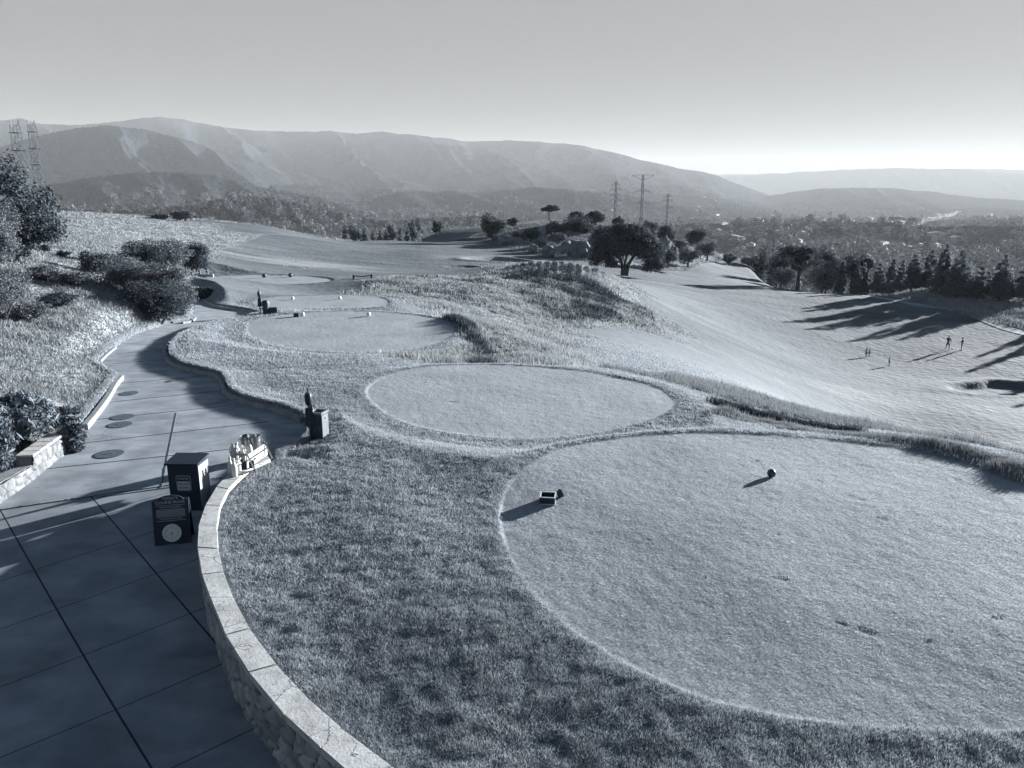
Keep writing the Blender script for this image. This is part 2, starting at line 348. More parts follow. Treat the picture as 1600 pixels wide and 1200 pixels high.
def far_z(X, Y):
    r = np.hypot(X, Y); az = np.arctan2(X, Y)
    front = np.abs(az) < 1.25; ta = np.tan(np.clip(az, -1.2, 1.2)); px = 800+F*ta/math.cos(PITCH)
    z = -100+5*fbm(X/300, Y/300, 3, 5)
    for i, (D, Wd, sil) in enumerate(RIDGES):
        s = np.array(sil, float); yy = np.interp(px, s[:, 0], s[:, 1])
        el = np.tan(np.arctan((600-yy)/F)-PITCH)
        Dz = D*np.cos(np.clip(az, -1.2, 1.2))
        top = H+Dz*el; top = top + fbm(px/26, px*0+i, 3, 31+i)*.0011*D
        amp = np.maximum(top+100, 0)
        n = fbm(X/(.17*D)+i*9, Y/(.17*D), 4, 17+i)
        dd = (D-r)
        u = np.where(dd > 0, dd/(Wd*(1+.12*n)), -dd/(Wd*.8))
        rid = 1-np.abs(fbm(px/(95 if D > 4000 else 120)+.16*n+i*3.1-.75*u, px*0+i*2.7+.35*u, 3, 41+i))*2.6
        sh = np.exp(-np.abs(u)**1.5*1.1)
        body = sh*(1-.36*(1-rid)*np.clip(u*2.5, 0, 1)*np.clip(1.6-u, 0, 1)) 
        rr2 = 1-np.abs(fbm(X/(.035*D)+i*5, Y/(.035*D), 4, 61+i))*2
        z = np.maximum(z, -100+amp*np.clip(body, 0, 1)*np.where(front, 1, .6)+amp*.055*(rr2-.6)*sstep(0, .25, sh)*sstep(1.0, .8, sh))
    return z
RE = np.array([(-3000,200),(-800,190),(0,140),(150,190),(270,195),(350,215),(420,215),(530,220),(560,235),(620,250),(700,300),(760,290),(850,255),(920,240),(1000,235),(1120,250),(1160,245),(1200,190),(1240,165),(1330,168),(1430,168),(1500,160),(1600,160),(2000,165),(4000,150)], float)
def base_z(X, Y):
    r = np.hypot(X, Y); az = np.arctan2(X, Y); ta = np.tan(np.clip(az, -1.4, 1.4)); px = 800+F*ta/math.cos(PITCH)
    re = np.interp(px, RE[:, 0], RE[:, 1])
    w = sstep(0, 1, (r-re)/(re*.25+240))
    return np.clip(tps(X, Y), -17, 7), w, re
def grid(az, rr):
    Az, R = np.meshgrid(az, rr); return R*np.sin(Az), R*np.cos(Az)
D2R = math.pi/180
az_ = np.concatenate([np.arange(-180, -41, 3.0), np.arange(-41, 41.01, .1), np.arange(43, 180.1, 3.0)])*D2R
az_[-1] = az_[0]+2*math.pi
rr_ = 2.5*1.0052**np.arange(int(math.log(460/2.5)/math.log(1.0052))+1)
X, Y = grid(az_, rr_); R = np.hypot(X, Y)
Zb, wf, re_ = base_z(X, Y)
edge_fall = wf
Z = Zb*(1-wf) + (-100)*wf
# --- masks
PXg, PYg = to_px(X, Y, Z)
def gpoly(pts, pad=3.0, z=None):      # polygon marked by photo pixels, laid on the terrain it crosses
    out = []
    for a, b, yy in pts: out.append(tuple(U(a, b, Y=yy))[:2])
    return np.array(out)
mound = psd(gpoly([(590,436,66),(650,433,70),(740,440,73),(800,416,82),(870,407,88),(940,420,88),(985,450,84),(1010,500,66),(960,522,60),(880,516,54),(820,545,42),(850,563,32),(740,562,31),(742,520,40),(700,490,48),(640,470,52),(610,455,60)]), X, Y, 6)
leftcrest = psd(gpoly([(60,360,95),(110,342,125),(180,337,155),(270,345,172),(350,345,194),(450,351,198),(540,378,195),(500,377,185),(430,370,170),(380,366,150),(350,365,130),(300,385,100),(320,400,80),(310,440,55),(306,470,40),(300,497,30),(250,506,30),(150,560,24),(185,590,22),(130,665,17),(60,700,16),(0,780,13)])[:] , X, Y, 6)
# left hillside: everything left of the path
lx = gpoly([(306,455,48),(300,497,31),(262,505,30),(215,520,28),(178,543,26),(150,566,24),(186,594,22.5),(130,668,17.5),(100,700,15.9),(0,775,12.8)])
lpoly = np.vstack([lx, [(-16, 8), (-60, 8), (-160, 100), (-150, 180), (-95, 190)], gpoly([(60,352,110),(180,345,135),(300,352,150),(400,362,160),(500,378,180),(420,372,165),(340,372,120),(300,395,85)])])
lefts = psd(lpoly, X, Y, 6)
ridge2 = psd(gpoly([(120,342,125),(200,337,160),(350,345,192),(450,351,198),(540,378,200),(545,380,215),(430,352,225),(300,342,215),(150,336,180)]), X, Y, 6)
bank = psd(np.array([(3.5,27.5),(7,21.5),(8.5,19.2),(11,17),(13.5,15.2),(17,12),(22,14),(21,20),(22,27),(24,36),(17,33),(9,31),(4,31.5)]), X, Y, 5)
rbank = psd(gpoly([(1320,452,140),(1400,468,132),(1480,485,122),(1560,505,112),(1640,530,105),(1800,560,100),(1900,480,118),(1600,462,130),(1500,455,136),(1430,440,142),(1340,440,150)]), X, Y, 8)
clus = psd(gpoly([(740,372,215),(820,398,180),(900,412,160),(1000,412,160),(1060,412,175),(1120,400,225),(1100,380,260),(1000,345,262),(850,335,262),(760,350,255)]), X, Y, 8)
tee_m = np.zeros_like(X); mow = np.ones_like(X)
tsd = np.full(X.shape, 8.0)
for z, P_, w_ in TP[::-1]:
    s = psd(P_, X, Y, 8)
    k = 1-sstep(.1, w_, s)
    Z = np.where((s < 7) & (s > 0), np.minimum(Z, z+.08+np.maximum(s-1, 0)*.25), Z)
    Z = Z*(1-k)+z*k
    tee_m = np.maximum(tee_m, 1-sstep(-.02, .05, s)); tsd = np.minimum(tsd, s)
csd = psd(conc_poly, X, Y, 6)
cz = conc_z(X, Y)
# wall: which side of the curve
wsd_poly = np.vstack([wmid, [(12, 1.0), (12, 20), (-3, 16)], ])
wsd = psd(np.vstack([wmid[::-1], [(wmid[0][0]+.5, wmid[0][1]+.2), (-2.6, 13.5), (-.4, 11.0), (1.0, 8.0), (4.5, 6.2), (8, 5.6), (9, 1.0), (2.5, 1.0)]]), X, Y, 6)
wdist = psd(np.vstack([wmid, wmid[::-1][1:-1]]), X, Y, 6); wdist = np.abs(wdist)
k = 1-sstep(-.1, 3.0, wsd)
Z = Z*(1-k) + k*(ZC-.085+.14*sstep(.3, 3.2, wdist))
k2 = (1-sstep(.15, 1.3, csd))*(R < 60)*(wsd > -.02)
Z = Z*(1-k2) + (cz+.17)*k2
Z = np.where(csd < .10, cz-.10, Z)
# bunkers
def bunker(px, py, Yd, wx, wy, dep, rot=0):
    c = U(px, py, Y=Yd); dx = X-c.x; dy = Y-c.y
    a = dx*math.cos(rot)+dy*math.sin(rot); b = -dx*math.sin(rot)+dy*math.cos(rot)
    q = np.sqrt((a/wx)**2+(b/wy)**2)*(1+.12*np.sin(3*np.arctan2(b, a)+rot*3))
    return 1-sstep(.75, 1.02, q), q, dep
sand = np.zeros_like(X)
for bk in [(1582,606,77,7.5,3.0,.5,.2),(782,404,150,7,6,1.0,0),(692,383,205,16,5,1.3,.1),(722,418,133,3,2,.3,0),(1175,407,228,9,6,1.2,0),(1010,425,160,4,2.5,.6,0)]:
    m_, q, dep = bunker(*bk)
    Z = Z - m_*dep + np.exp(-((q-1.15)/.18)**2)*dep*.25
    sand = np.maximum(sand, (1-sstep(.55, .8, q))*(1 if bk[5] > .5 else 0))
lc2 = psd(gpoly([(60,352,100),(110,344,122),(180,339,150),(270,345,170),(335,352,172),(335,372,130),(310,400,95),(250,395,75),(150,400,55),(80,400,45)]), X, Y, 8)
dry = np.maximum.reduce([1-sstep(-3, 3, lc2), 1-sstep(-1, 1, mound), 1-sstep(-.8, .4, lefts), 1-sstep(-2, 2, ridge2), 1-sstep(-.6, .5, bank), 1-sstep(-2, 2, rbank), 1-sstep(-3, 3, clus)])
dry = dry*(csd > .2)*(tsd > .3)
fair = (1-dry)*(1-tee_m)*sstep(20, 30, R)
slope = psd(gpoly([(800,565,33),(900,562,34),(1000,560,46),(1080,575,52),(1180,600,54),(1300,640,54),(1420,690,50),(1200,640,40),(1050,610,34)]), X, Y, 8)
rough = (1-dry)*(1-tee_m)*(1-sstep(48, 70, R))*(1-sstep(8, 14, X*.6-Y*.18+1)); rough = np.maximum(rough, (1-dry)*(1-tee_m)*(1-sstep(-3, 5, slope)))
fair = np.clip(fair-rough, 0, 1)
# surface relief
nf = 1-sstep(60, 160, R)
on = (csd > .12)*1.0
Z = Z + on*(rough*(.013*fbm(X*2.6, Y*2.6, 3, 3)*nf + .014*fbm(X*.7, Y*.7, 2, 9)) + tee_m*(.004*fbm(X*5, Y*5, 2, 8)+.02*fbm(X*.5, Y*.5, 2, 12))
   + dry*(.16*fbm(X*.5, Y*.5, 4, 21)+.05*fbm(X*2.5, Y*2.5, 2, 22)*nf)*sstep(0, 2.0, csd)*(1-.7*(bank < .5)) + fair*(.13*fbm(X*.09, Y*.09, 3, 24)+.05*fbm(X*.3, Y*.3, 3, 27)+.010*fbm(X*1.2, Y*1.2, 2, 25)))
Z = Z - tee_m*.012 + (1-tee_m)*np.exp(-((tsd-.22)/.16)**2)*.010*(R < 75)
Z = Z + np.exp(-((mound)/2.5)**2)*0
for (px_, py_, a_, l_) in [(860,833,.1,.10),(1220,903,-.6,.13),(1352,983,-.7,.16),(1316,972,-.6,.10),(1378,811,-.8,.13),(1347,782,-.6,.08),(1354,793,0,.04),(1215,835,.2,.06),(830,692,0,.05),(1560,965,.3,.09),(1450,1000,.5,.08),(1183,720,0,.05),(1015,560+280,.5,.05),(709,627,0,.16),(1100,900,.8,.05)]:
    c_ = U(px_, py_, .52 if py_ > 680 else .11); dx = X-c_.x; dy = Y-c_.y; a2 = dx*math.cos(a_)+dy*math.sin(a_); b2 = -dx*math.sin(a_)+dy*math.cos(a_)
    l_ *= .75; q = np.exp(-(a2/l_)**4-(b2/(l_*.45))**4); Z = Z-q*.014; tee_m = np.clip(tee_m-q*.9, 0, 1); rough = np.maximum(rough, q*.9)
Zg = Z
nr, na = X.shape
def gfaces(nr, na, off=0):
    i = np.arange(nr-1)[:, None]*na+np.arange(na-1)[None, :]
    return np.stack([i, i+1, i+na+1, i+na], -1).reshape(-1, 4)[:, ::-1]
FG = gfaces(nr, na)
def ground_mat():
    m = bpy.data.materials.new('course_turf'); m.use_nodes = True; t = m.node_tree; b = t.nodes['Principled BSDF']; b.inputs['Roughness'].default_value = .95
    b.inputs['Specular IOR Level'].default_value = .15
    N = t.nodes.new; L = t.links.new; g = N('ShaderNodeNewGeometry')
    def noise(sc, det=4, vec=None, dist=0):
        n = N('ShaderNodeTexNoise'); n.inputs['Scale'].default_value = sc; n.inputs['Detail'].default_value = det; n.inputs['Distortion'].default_value = dist
        L(vec or g.outputs['Position'], n.inputs['Vector']); return n.outputs['Fac']
    def ramp(f, c1, c2, lo=.35, hi=.65):
        r = N('ShaderNodeValToRGB'); r.color_ramp.elements[0].color = (*c1, 1); r.color_ramp.elements[1].color = (*c2, 1)
        r.color_ramp.elements[0].position = lo; r.color_ramp.elements[1].position = hi; L(f, r.inputs[0]); return r.outputs[0]
    def mix(f, a, b_, mode='MIX'):
        x = N('ShaderNodeMix'); x.data_type = 'RGBA'; x.blend_type = mode
        if isinstance(f, float): x.inputs[0].default_value = f
        else: L(f, x.inputs[0])
        L(a, x.inputs[6]); L(b_, x.inputs[7]); return x.outputs[2]
    def at(n):
        a = N('ShaderNodeAttribute'); a.attribute_name = n; return a.outputs['Fac']
    mp = N('ShaderNodeMapping'); mp.inputs['Rotation'].default_value = (0, 0, .45); mp.inputs['Scale'].default_value = (.25, 1, 1); L(g.outputs['Position'], mp.inputs['Vector'])
    fw = mix(.5, ramp(noise(.05, 6), (.06, .071, .084), (.12, .13, .14), .4, .62), ramp(noise(.35, 5, mp.outputs[0]), (.052, .062, .075), (.14, .15, .16), .35, .7))
    blotch = ramp(noise(.028, 3, mp.outputs[0], 1), (0, 0, 0), (1, 1, 1), .56, .68)
    dryc = ramp(noise(3, 3), (.20, .205, .21), (.28, .285, .29))
    fw = mix(blotch, fw, dryc)
    te = mix(.5, ramp(noise(.55, 5), (.20, .217, .24), (.31, .325, .34), .3, .7), ramp(noise(26, 3), (.15, .168, .192), (.38, .39, .40), .3, .7))
    ro = mix(.6, ramp(noise(1.1, 5), (.08, .094, .112), (.18, .194, .21), .3, .7), ramp(noise(14, 4), (.065, .078, .096), (.22, .235, .25), .35, .65))
    dr = mix(.5, ramp(noise(.35, 6), (.10, .118, .14), (.32, .33, .335), .35, .62), ramp(noise(5, 4), (.10, .118, .14), (.35, .36, .365), .35, .65))
    sa = ramp(noise(3, 3), (.26, .27, .285), (.34, .345, .35))
    c = mix(at('rough'), fw, ro); c = mix(at('dry'), c, dr); c = mix(at('tee'), c, te); c = mix(at('sand'), c, sa)
    L(c, b.inputs['Base Color'])
    h1 = noise(17, 4); h2 = noise(5, 4); h3 = noise(1.3, 5)
    def bump(h, st, dist, prev=None):
        q = N('ShaderNodeBump'); q.inputs['Distance'].default_value = dist
        if isinstance(st, float): q.inputs['Strength'].default_value = st
        else: L(st, q.inputs['Strength'])
        L(h, q.inputs['Height'])
        if prev: L(prev, q.inputs['Normal'])
        return q.outputs[0]
    nn = bump(h1, .6, .016); nn = bump(h2, .5, .03, nn)
    md = N('ShaderNodeMath'); md.operation = 'MAXIMUM'; L(at('dry'), md.inputs[0]); L(at('fair'), md.inputs[1])
    nn = bump(h3, md.outputs[0], .15, nn)
    L(nn, b.inputs['Normal']); return m
GM = ground_mat()
ground = mesh_from('ground', np.stack([X, Y, Z], -1).reshape(-1, 3), FG, GM, smooth=True, attrs={'tee': tee_m, 'dry': dry, 'rough': rough, 'fair': fair, 'sand': sand})
tag(ground, kind='structure', label='golf course turf, tees, fairways and dry grass slopes')
# fast height lookup
LR0 = math.log(2.5); LRS = math.log(1.0052)
def gz(x, y, arr=None):
    arr = Zg if arr is None else arr
    r = math.hypot(x, y); a = math.atan2(x, y); j = (math.log(max(r, 2.6))-LR0)/LRS; i = np.interp(a, az_, np.arange(len(az_)))
    j = min(max(j, 0), nr-2.001); i = min(max(i, 0), na-2.001); j0 = int(j); i0 = int(i); fj = j-j0; fi = i-i0
    return float(arr[j0, i0]*(1-fj)*(1-fi)+arr[j0+1, i0]*fj*(1-fi)+arr[j0, i0+1]*(1-fj)*fi+arr[j0+1, i0+1]*fj*fi)
def on_ground(px, py, Y0=None):
    """first place where the line of sight through a photo pixel meets the ground"""
    t = float(tdep(py)); 
    Yv = 5.0 if Y0 is None else Y0*.6
    end = 420 if Y0 is None else Y0*1.8
    while Yv < end:
        p = U(px, py, Y=Yv)
        if gz(p.x, p.y) >= p.z: return Vector((p.x, p.y, gz(p.x, p.y)))
        Yv *= 1.004
    p = U(px, py, Y=Y0 or 100); return Vector((p.x, p.y, gz(p.x, p.y)))
# far terrain
azf = np.concatenate([np.arange(-180, -42, 3.0), np.arange(-42, 42.01, .1), np.arange(45, 180.1, 3.0)])*D2R; azf[-1] = azf[0]+2*math.pi
rf = 440*1.0066**np.arange(int(math.log(13600/440)/math.log(1.0066))+1)
XF, YF = grid(azf, rf); RF = np.hypot(XF, YF)
_, wF, _ = base_z(XF, YF) if False else (None, None, None)
zf = far_z(XF, YF)
azz = np.arctan2(XF, YF); pxx = 800+F*np.tan(np.clip(azz, -1.4, 1.4))/math.cos(PITCH); reF = np.interp(pxx, RE[:, 0], RE[:, 1])
wF = sstep(0, 1, (RF-reF)/(reF*.25+240))
m_ = wF < 1
zb_ = np.full(XF.shape, -17.0); zb_[m_] = np.clip(tps(XF[m_], YF[m_]), -17, 7)
ZF = np.where(m_, zb_*(1-wF)+zf*wF*(1) , zf)
ZF = np.where(m_, zb_*(1-wF)+np.minimum(zf, -95)*wF, zf)
ZF[:4] -= 1.0
trees_b = (cell(XF/17, YF/17, 3)[0]) 
tm = sstep(-.10, .12, fbm(XF/420, YF/420, 4, 77)+.12)
ZF = ZF + (1-trees_b)*9*tm*sstep(600, 1200, RF)
mh = M('hill_woodland', (.045, .06, .078), (.15, .165, .18), .02, .95)
def hill_mat():
    m = bpy.data.materials.new('hill_woodland'); m.use_nodes = True; t = m.node_tree; b = t.nodes['Principled BSDF']; b.inputs['Roughness'].default_value = 1
    b.inputs['Specular IOR Level'].default_value = 0
    N = t.nodes.new; L = t.links.new; g = N('ShaderNodeNewGeometry')
    n = N('ShaderNodeTexNoise'); n.inputs['Scale'].default_value = .06; n.inputs['Detail'].default_value = 5; L(g.outputs['Position'], n.inputs['Vector'])
    r = N('ShaderNodeValToRGB'); r.color_ramp.elements[0].color = (.012, .016, .022, 1); r.color_ramp.elements[1].color = (.031, .036, .043, 1); r.color_ramp.elements[0].position = .35; r.color_ramp.elements[1].position = .7; L(n.outputs['Fac'], r.inputs[0])
    a = N('ShaderNodeAttribute'); a.attribute_name = 'wood'
    n2 = N('ShaderNodeTexNoise'); n2.inputs['Scale'].default_value = .02; n2.inputs['Detail'].default_value = 4; L(g.outputs['Position'], n2.inputs['Vector'])
    r2 = N('ShaderNodeValToRGB'); r2.color_ramp.elements[0].color = (.021, .0245, .029, 1); r2.color_ramp.elements[1].color = (.033, .038, .045, 1); r2.color_ramp.elements[0].position = .35; r2.color_ramp.elements[1].position = .65; L(n2.outputs['Fac'], r2.inputs[0])
    x = N('ShaderNodeMix'); x.data_type = 'RGBA'; L(a.outputs['Fac'], x.inputs[0]); L(r2.outputs[0], x.inputs[6]); L(r.outputs[0], x.inputs[7]); av = N('ShaderNodeAttribute'); av.attribute_name = 'valley'; nv = N('ShaderNodeTexNoise'); nv.inputs['Scale'].default_value = .035; nv.inputs['Detail'].default_value = 5; L(g.outputs['Position'], nv.inputs['Vector'])
    rv = N('ShaderNodeValToRGB'); rv.color_ramp.elements[0].color = (.02, .03, .042, 1); rv.color_ramp.elements[1].color = (.11, .12, .132, 1); rv.color_ramp.elements[0].position = .42; rv.color_ramp.elements[1].position = .7; L(nv.outputs['Fac'], rv.inputs[0])
    y = N('ShaderNodeMix'); y.data_type = 'RGBA'; L(av.outputs['Fac'], y.inputs[0]); L(x.outputs[2], y.inputs[6]); L(rv.outputs[0], y.inputs[7]); L(y.outputs[2], b.inputs['Base Color'])
    bp = N('ShaderNodeBump'); bp.inputs['Strength'].default_value = .9; bp.inputs['Distance'].default_value = 16
    n3 = N('ShaderNodeTexNoise'); n3.inputs['Scale'].default_value = .05; n3.inputs['Detail'].default_value = 3; L(g.outputs['Position'], n3.inputs['Vector']); L(n3.outputs['Fac'], bp.inputs['Height']); L(bp.outputs[0], b.inputs['Normal'])
    return m
HM = hill_mat()
vf_ = (1-sstep(-92, -70, ZF))*sstep(500, 900, RF)
hills = mesh_from('hills', np.stack([XF, YF, ZF], -1).reshape(-1, 3), gfaces(*XF.shape), HM, smooth=True, attrs={'wood': tm*(1-vf_), 'valley': vf_})
tag(hills, kind='structure', label='wooded hills and valley floor beyond the course')
LF0 = math.log(440); LFS = math.log(1.0066)
def fz(x, y):
    j = (np.log(np.hypot(x, y))-LF0)/LFS; i = np.interp(np.arctan2(x, y), azf, np.arange(len(azf)))
    j = np.clip(j, 0, XF.shape[0]-2.001).astype(int); i = np.clip(i, 0, XF.shape[1]-2.001).astype(int); return ZF[j, i]
# ------------------------------------------------------------------ concrete sheets
def sheet(name, mask, zoff, mat, label):
    fm = mask.reshape(-1)[FG].all(1); f = FG[fm]; u, inv = np.unique(f, return_inverse=True)
    v = np.stack([X.ravel()[u], Y.ravel()[u], cz.ravel()[u]+zoff], -1)
    if name == 'path':          # cut the sheet straight along the joint with the plaza
        e = np.array([bl_b.x-bl_a.x, bl_b.y-bl_a.y]); e /= np.hypot(*e); q = v[:, :2]-np.array([bl_a.x, bl_a.y]); s_ = q[:, 0]*e[1]-q[:, 1]*e[0]; m = (s_ > 0) & (v[:, 1] < 16)
        v[m, 0] -= s_[m]*e[1]; v[m, 1] += s_[m]*e[0]; v[m, 2] = conc_z(v[m, 0], v[m, 1])+zoff
    o = mesh_from(name, v, inv.reshape(-1, 4), mat, smooth=True); tag(o, kind='structure', label=label); return o
bl_a = Uc(0, 797); bl_b = Uc(310, 752)
side = (X-bl_a.x)*(bl_b.y-bl_a.y)-(Y-bl_a.y)*(bl_b.x-bl_a.x)      # >0: camera side
def plaza_mat():
    m = M('plaza_concrete', (.18, .20, .225), (.29, .31, .335), 1.1, .8, .25, 55, detail=6, bdist=.004)
    t = m.node_tree; N = t.nodes.new; L = t.links.new; b = t.nodes['Principled BSDF']
    g = N('ShaderNodeNewGeometry'); mp = N('ShaderNodeMapping'); mp.vector_type = 'TEXTURE'
    mp.inputs['Location'].default_value = (-7.73, 11.04, 0); mp.inputs['Rotation'].default_value = (0, 0, math.radians(-47.4)); mp.inputs['Scale'].default_value = (1.447, 1.42, 1)
    L(g.outputs['Position'], mp.inputs['Vector']); s = N('ShaderNodeSeparateXYZ'); L(mp.outputs[0], s.inputs[0])
    def line(o, w):
        a = N('ShaderNodeMath'); a.operation = 'PINGPONG'; a.inputs[1].default_value = .5; L(o, a.inputs[0])
        c = N('ShaderNodeMath'); c.operation = 'LESS_THAN'; c.inputs[1].default_value = w; L(a.outputs[0], c.inputs[0]); return c.outputs[0]
    mxm = N('ShaderNodeMath'); mxm.operation = 'MAXIMUM'; L(line(s.outputs[0], .0055), mxm.inputs[0]); L(line(s.outputs[1], .009), mxm.inputs[1])
    x = N('ShaderNodeMix'); x.data_type = 'RGBA'; L(mxm.outputs[0], x.inputs[0])
    src = b.inputs['Base Color'].links[0].from_socket; L(src, x.inputs[6]); x.inputs[7].default_value = (.012, .02, .032, 1); L(x.outputs[2], b.inputs['Base Color'])
    stains(m, 2.2, .35, .6, .78, (.35, 1, 1)); stains(m, 40, .25, .38, .6); stains(m, .5, .35, .6, .85)
    return m
plaza = sheet('plaza', (csd < .14) & (side > -1.5) & (Y < 16) & (Y > 2.4), 0, plaza_mat(), 'square scored concrete plaza in the foreground')
path = sheet('path', (csd < .14) & ~((side > 1.5) & (Y < 16)), .004, MT['concrete'], 'concrete cart path winding up past the tees')
# joints across the path
def strip(pts, w, h, name, mat, parent=None, zoff=0.008):
    b = MB()
    for (p, q) in zip(pts[:-1], pts[1:]):
        d = (q-p); l = d.length; c = (p+q)/2
        n = max(1, int(l/1.0))
        for k in range(n):
            a_ = p.lerp(q, k/n); b_ = p.lerp(q, (k+1)/n); c = (a_+b_)/2
            c.z = float(conc_z(c.x, c.y))+zoff; slope = math.atan2(float(conc_z(b_.x, b_.y)-conc_z(a_.x, a_.y)), (b_-a_).length)
            mt = Matrix.Translation(c) @ Matrix.Rotation(math.atan2(d.y, d.x), 4, 'Z') @ Matrix.Rotation(-slope, 4, 'Y')
            b.box((0, 0, 0), (l/n, w, h), mt)
    return b.build(name, mat, parent)
for (a_, b_) in [((55,735),(372,701)),((112,695),(420,659)),((140,657),(357,634)),((168,629),(345,611)),((178,600),(320,588)),((158,570),(262,562)),((182,553),(258,547)),((222,530),(285,524)),((262,515),(310,511)),((305,502),(392,495)),((0,797),(310,752)),((150,778),(300,757))]:
    strip([Uc(*a_), Uc(*b_)], .018, .006, 'joint', MT['joint'], path)
# kerbs
def kerb(pts, w, h, name, label, n=5, mat='kerb', raise_=None):
    P_ = catmull([tuple(Uc(a, b))[:2] for a, b in pts], False, n); V = []; Fc = []
    for i, p in enumerate(P_):
        d = P_[min(i+1, len(P_)-1)]-P_[max(i-1, 0)]; d = d/np.hypot(*d); nrm = np.array([-d[1], d[0]])*w/2
        z = float(conc_z(*p))
        for q, zz in ((p-nrm, z-.1), (p-nrm, z+h-.012), (p-nrm*.8, z+h), (p+nrm*.8, z+h), (p+nrm, z+h-.012), (p+nrm, z-.1)): V.append((q[0], q[1], zz))
        if i:
            for k in range(5): Fc.append((6*i-6+k, 6*i-6+k+1, 6*i+k+1, 6*i+k))
    m = MB(); m.v = V; m.f = Fc + [tuple(range(6)), tuple(range(len(V)-6, len(V)))]
    o = m.build(name, MT[mat], smooth=False); tag(o, label, 'kerb'); return o
kerb([(133,672),(150,651),(168,626),(180,605),(190,593)], .15, .15, 'kerb', 'pale raised kerb on the left of the path above the juniper')
kerb([(155,567),(166,556),(180,545)], .12, .08, 'kerb', 'short low kerb end at the foot of the dry slope')
kerb([(402,493),(350,503),(310,512),(275,528),(259,545),(260,562),(277,575),(310,584),(338,591),(348,604),(351,615),(370,627),(400,636),(440,646),(472,660)], .13, .13, 'kerb', 'long thin winding kerb between the path and the rough grass', 6)
kerb([(312,466),(335,479),(385,487),(400,492)], .12, .12, 'kerb', 'far kerb where the path bends behind the grass knoll')
kerb([(285,506),(300,503),(305,498)], .12, .10, 'kerb', 'small kerb end in front of the large bush')
# drain strip and covers
dr = thing('drain_strip', 'long thin metal-edged slot drain set in the concrete beside the starter podium', 'drain', Uc(263, 704))
pa, pb = Uc(275, 645), Uc(252, 763)
o = strip([pa, pb], .022, .003, 'slot', MT['joint'], None, .007); o.parent = dr; o.matrix_parent_inverse = Matrix.Translation(-dr.location)
dd_ = Vector((-(pb-pa).y, (pb-pa).x, 0)).normalized()*.017
o = strip([pa+dd_, pb+dd_], .010, .004, 'edge_bar', MT['kerb'], None, .007); o.parent = dr; o.matrix_parent_inverse = Matrix.Translation(-dr.location)
cov = [((170,710),.285,'largest round iron cover, nearest in the path'),((187,664),.27,'round iron cover just in front of the one on the joint'),((191,652),.27,'round iron cover on the path joint, third from the camera'),((201,615),.24,'round iron cover beside the end of the pale kerb'),((265,596),.12,'smallest round cover, in the middle of the path')]
for (q, r_, lb) in cov:
    p = Uc(*q); t = thing('manhole_cover', lb, 'manhole cover', (p.x, p.y, p.z+.004), group='iron covers in the path')
    MB().lathe([(r_*1.08, 0), (r_*1.08, .008), (r_*1.0, .008)], 32).build('frame', MT['dark'], t)
    b = MB().lathe([(r_*.98, 0), (r_*.98, .010), (0.0, .0101)], 32)
    b.lathe([(r_*.12, .009), (r_*.12, .016), (0, .016)], 10, c=(r_*.2, r_*.1, 0)); b.box((-.2*r_, -.1*r_, .0125), (r_*.35, r_*.1, .006))
    b.build('lid', MT['cover'], t)
# ------------------------------------------------------------------ curved retaining wall
wall = thing('retaining_wall', 'low curved stone retaining wall with pale coping in the foreground', 'wall', (wmid[6][0], wmid[6][1], float(conc_z(*wmid[6]))))
wl = Vector(wall.location)
wofs = np.array([[.0, .0]])
for i in range(len(CPO)-1):
    a0, a1, b0, b1 = wo_[i], wo_[i+1], wi_[i], wi_[i+1]
    e = .006/max(np.hypot(*(a1-a0)), .1)
    A0 = a0+(a1-a0)*e; A1 = a1-(a1-a0)*e; B0 = b0+(b1-b0)*e; B1 = b1-(b1-b0)*e
    jz = RNG.uniform(-.004, .004)
    b = MB(); z1 = ZC+jz; z0 = ZC-.085
    nseg = 3; vs = []
    for k in range(nseg+1):
        for q in (A0+(A1-A0)*k/nseg, B0+(B1-B0)*k/nseg): vs.append((q[0]-wl.x, q[1]-wl.y, z1-wl.z)); vs.append((q[0]-wl.x, q[1]-wl.y, z0-wl.z))
    fs = []
    for k in range(nseg):
        o_ = 4*k; fs += [(o_, o_+2, o_+6, o_+4), (o_+1, o_+5, o_+7, o_+3), (o_, o_+4, o_+5, o_+1), (o_+2, o_+3, o_+7, o_+6)]
    fs += [(0, 1, 3, 2), (4*nseg, 4*nseg+2, 4*nseg+3, 4*nseg+1)]
    b.add(vs, fs); b.build('coping_stone', MT['coping'], wall, bevel=.008)
def stone_mat():
    m = M('ledge_stone', (.20, .21, .225), (.36, .365, .37), 5, .9, .6, 26, bdist=.012)
    t = m.node_tree; N = t.nodes.new; L = t.links.new; b = t.nodes['Principled BSDF']
    a = N('ShaderNodeAttribute'); a.attribute_name = 'mortar'; x = N('ShaderNodeMix'); x.data_type = 'RGBA'; L(a.outputs['Fac'], x.inputs[0])
    L(b.inputs['Base Color'].links[0].from_socket, x.inputs[6]); x.inputs[7].default_value = (.05, .06, .075, 1)
    a2 = N('ShaderNodeAttribute'); a2.attribute_name = 'tone'; x2 = N('ShaderNodeMix'); x2.data_type = 'RGBA'; x2.blend_type = 'MULTIPLY'; x2.inputs[0].default_value = 1
    L(x.outputs[2], x2.inputs[6]); L(a2.outputs['Fac'], x2.inputs[7]); L(x2.outputs[2], b.inputs['Base Color']); return m
SM = stone_mat(); SM2 = stone_mat(); SM2.name = 'pale_ledge_stone'
r_ = [n for n in SM2.node_tree.nodes if n.type == 'VALTORGB'][0]; r_.color_ramp.elements[0].color = (.11, .115, .12, 1); r_.color_ramp.elements[1].color = (.21, .21, .21, 1)
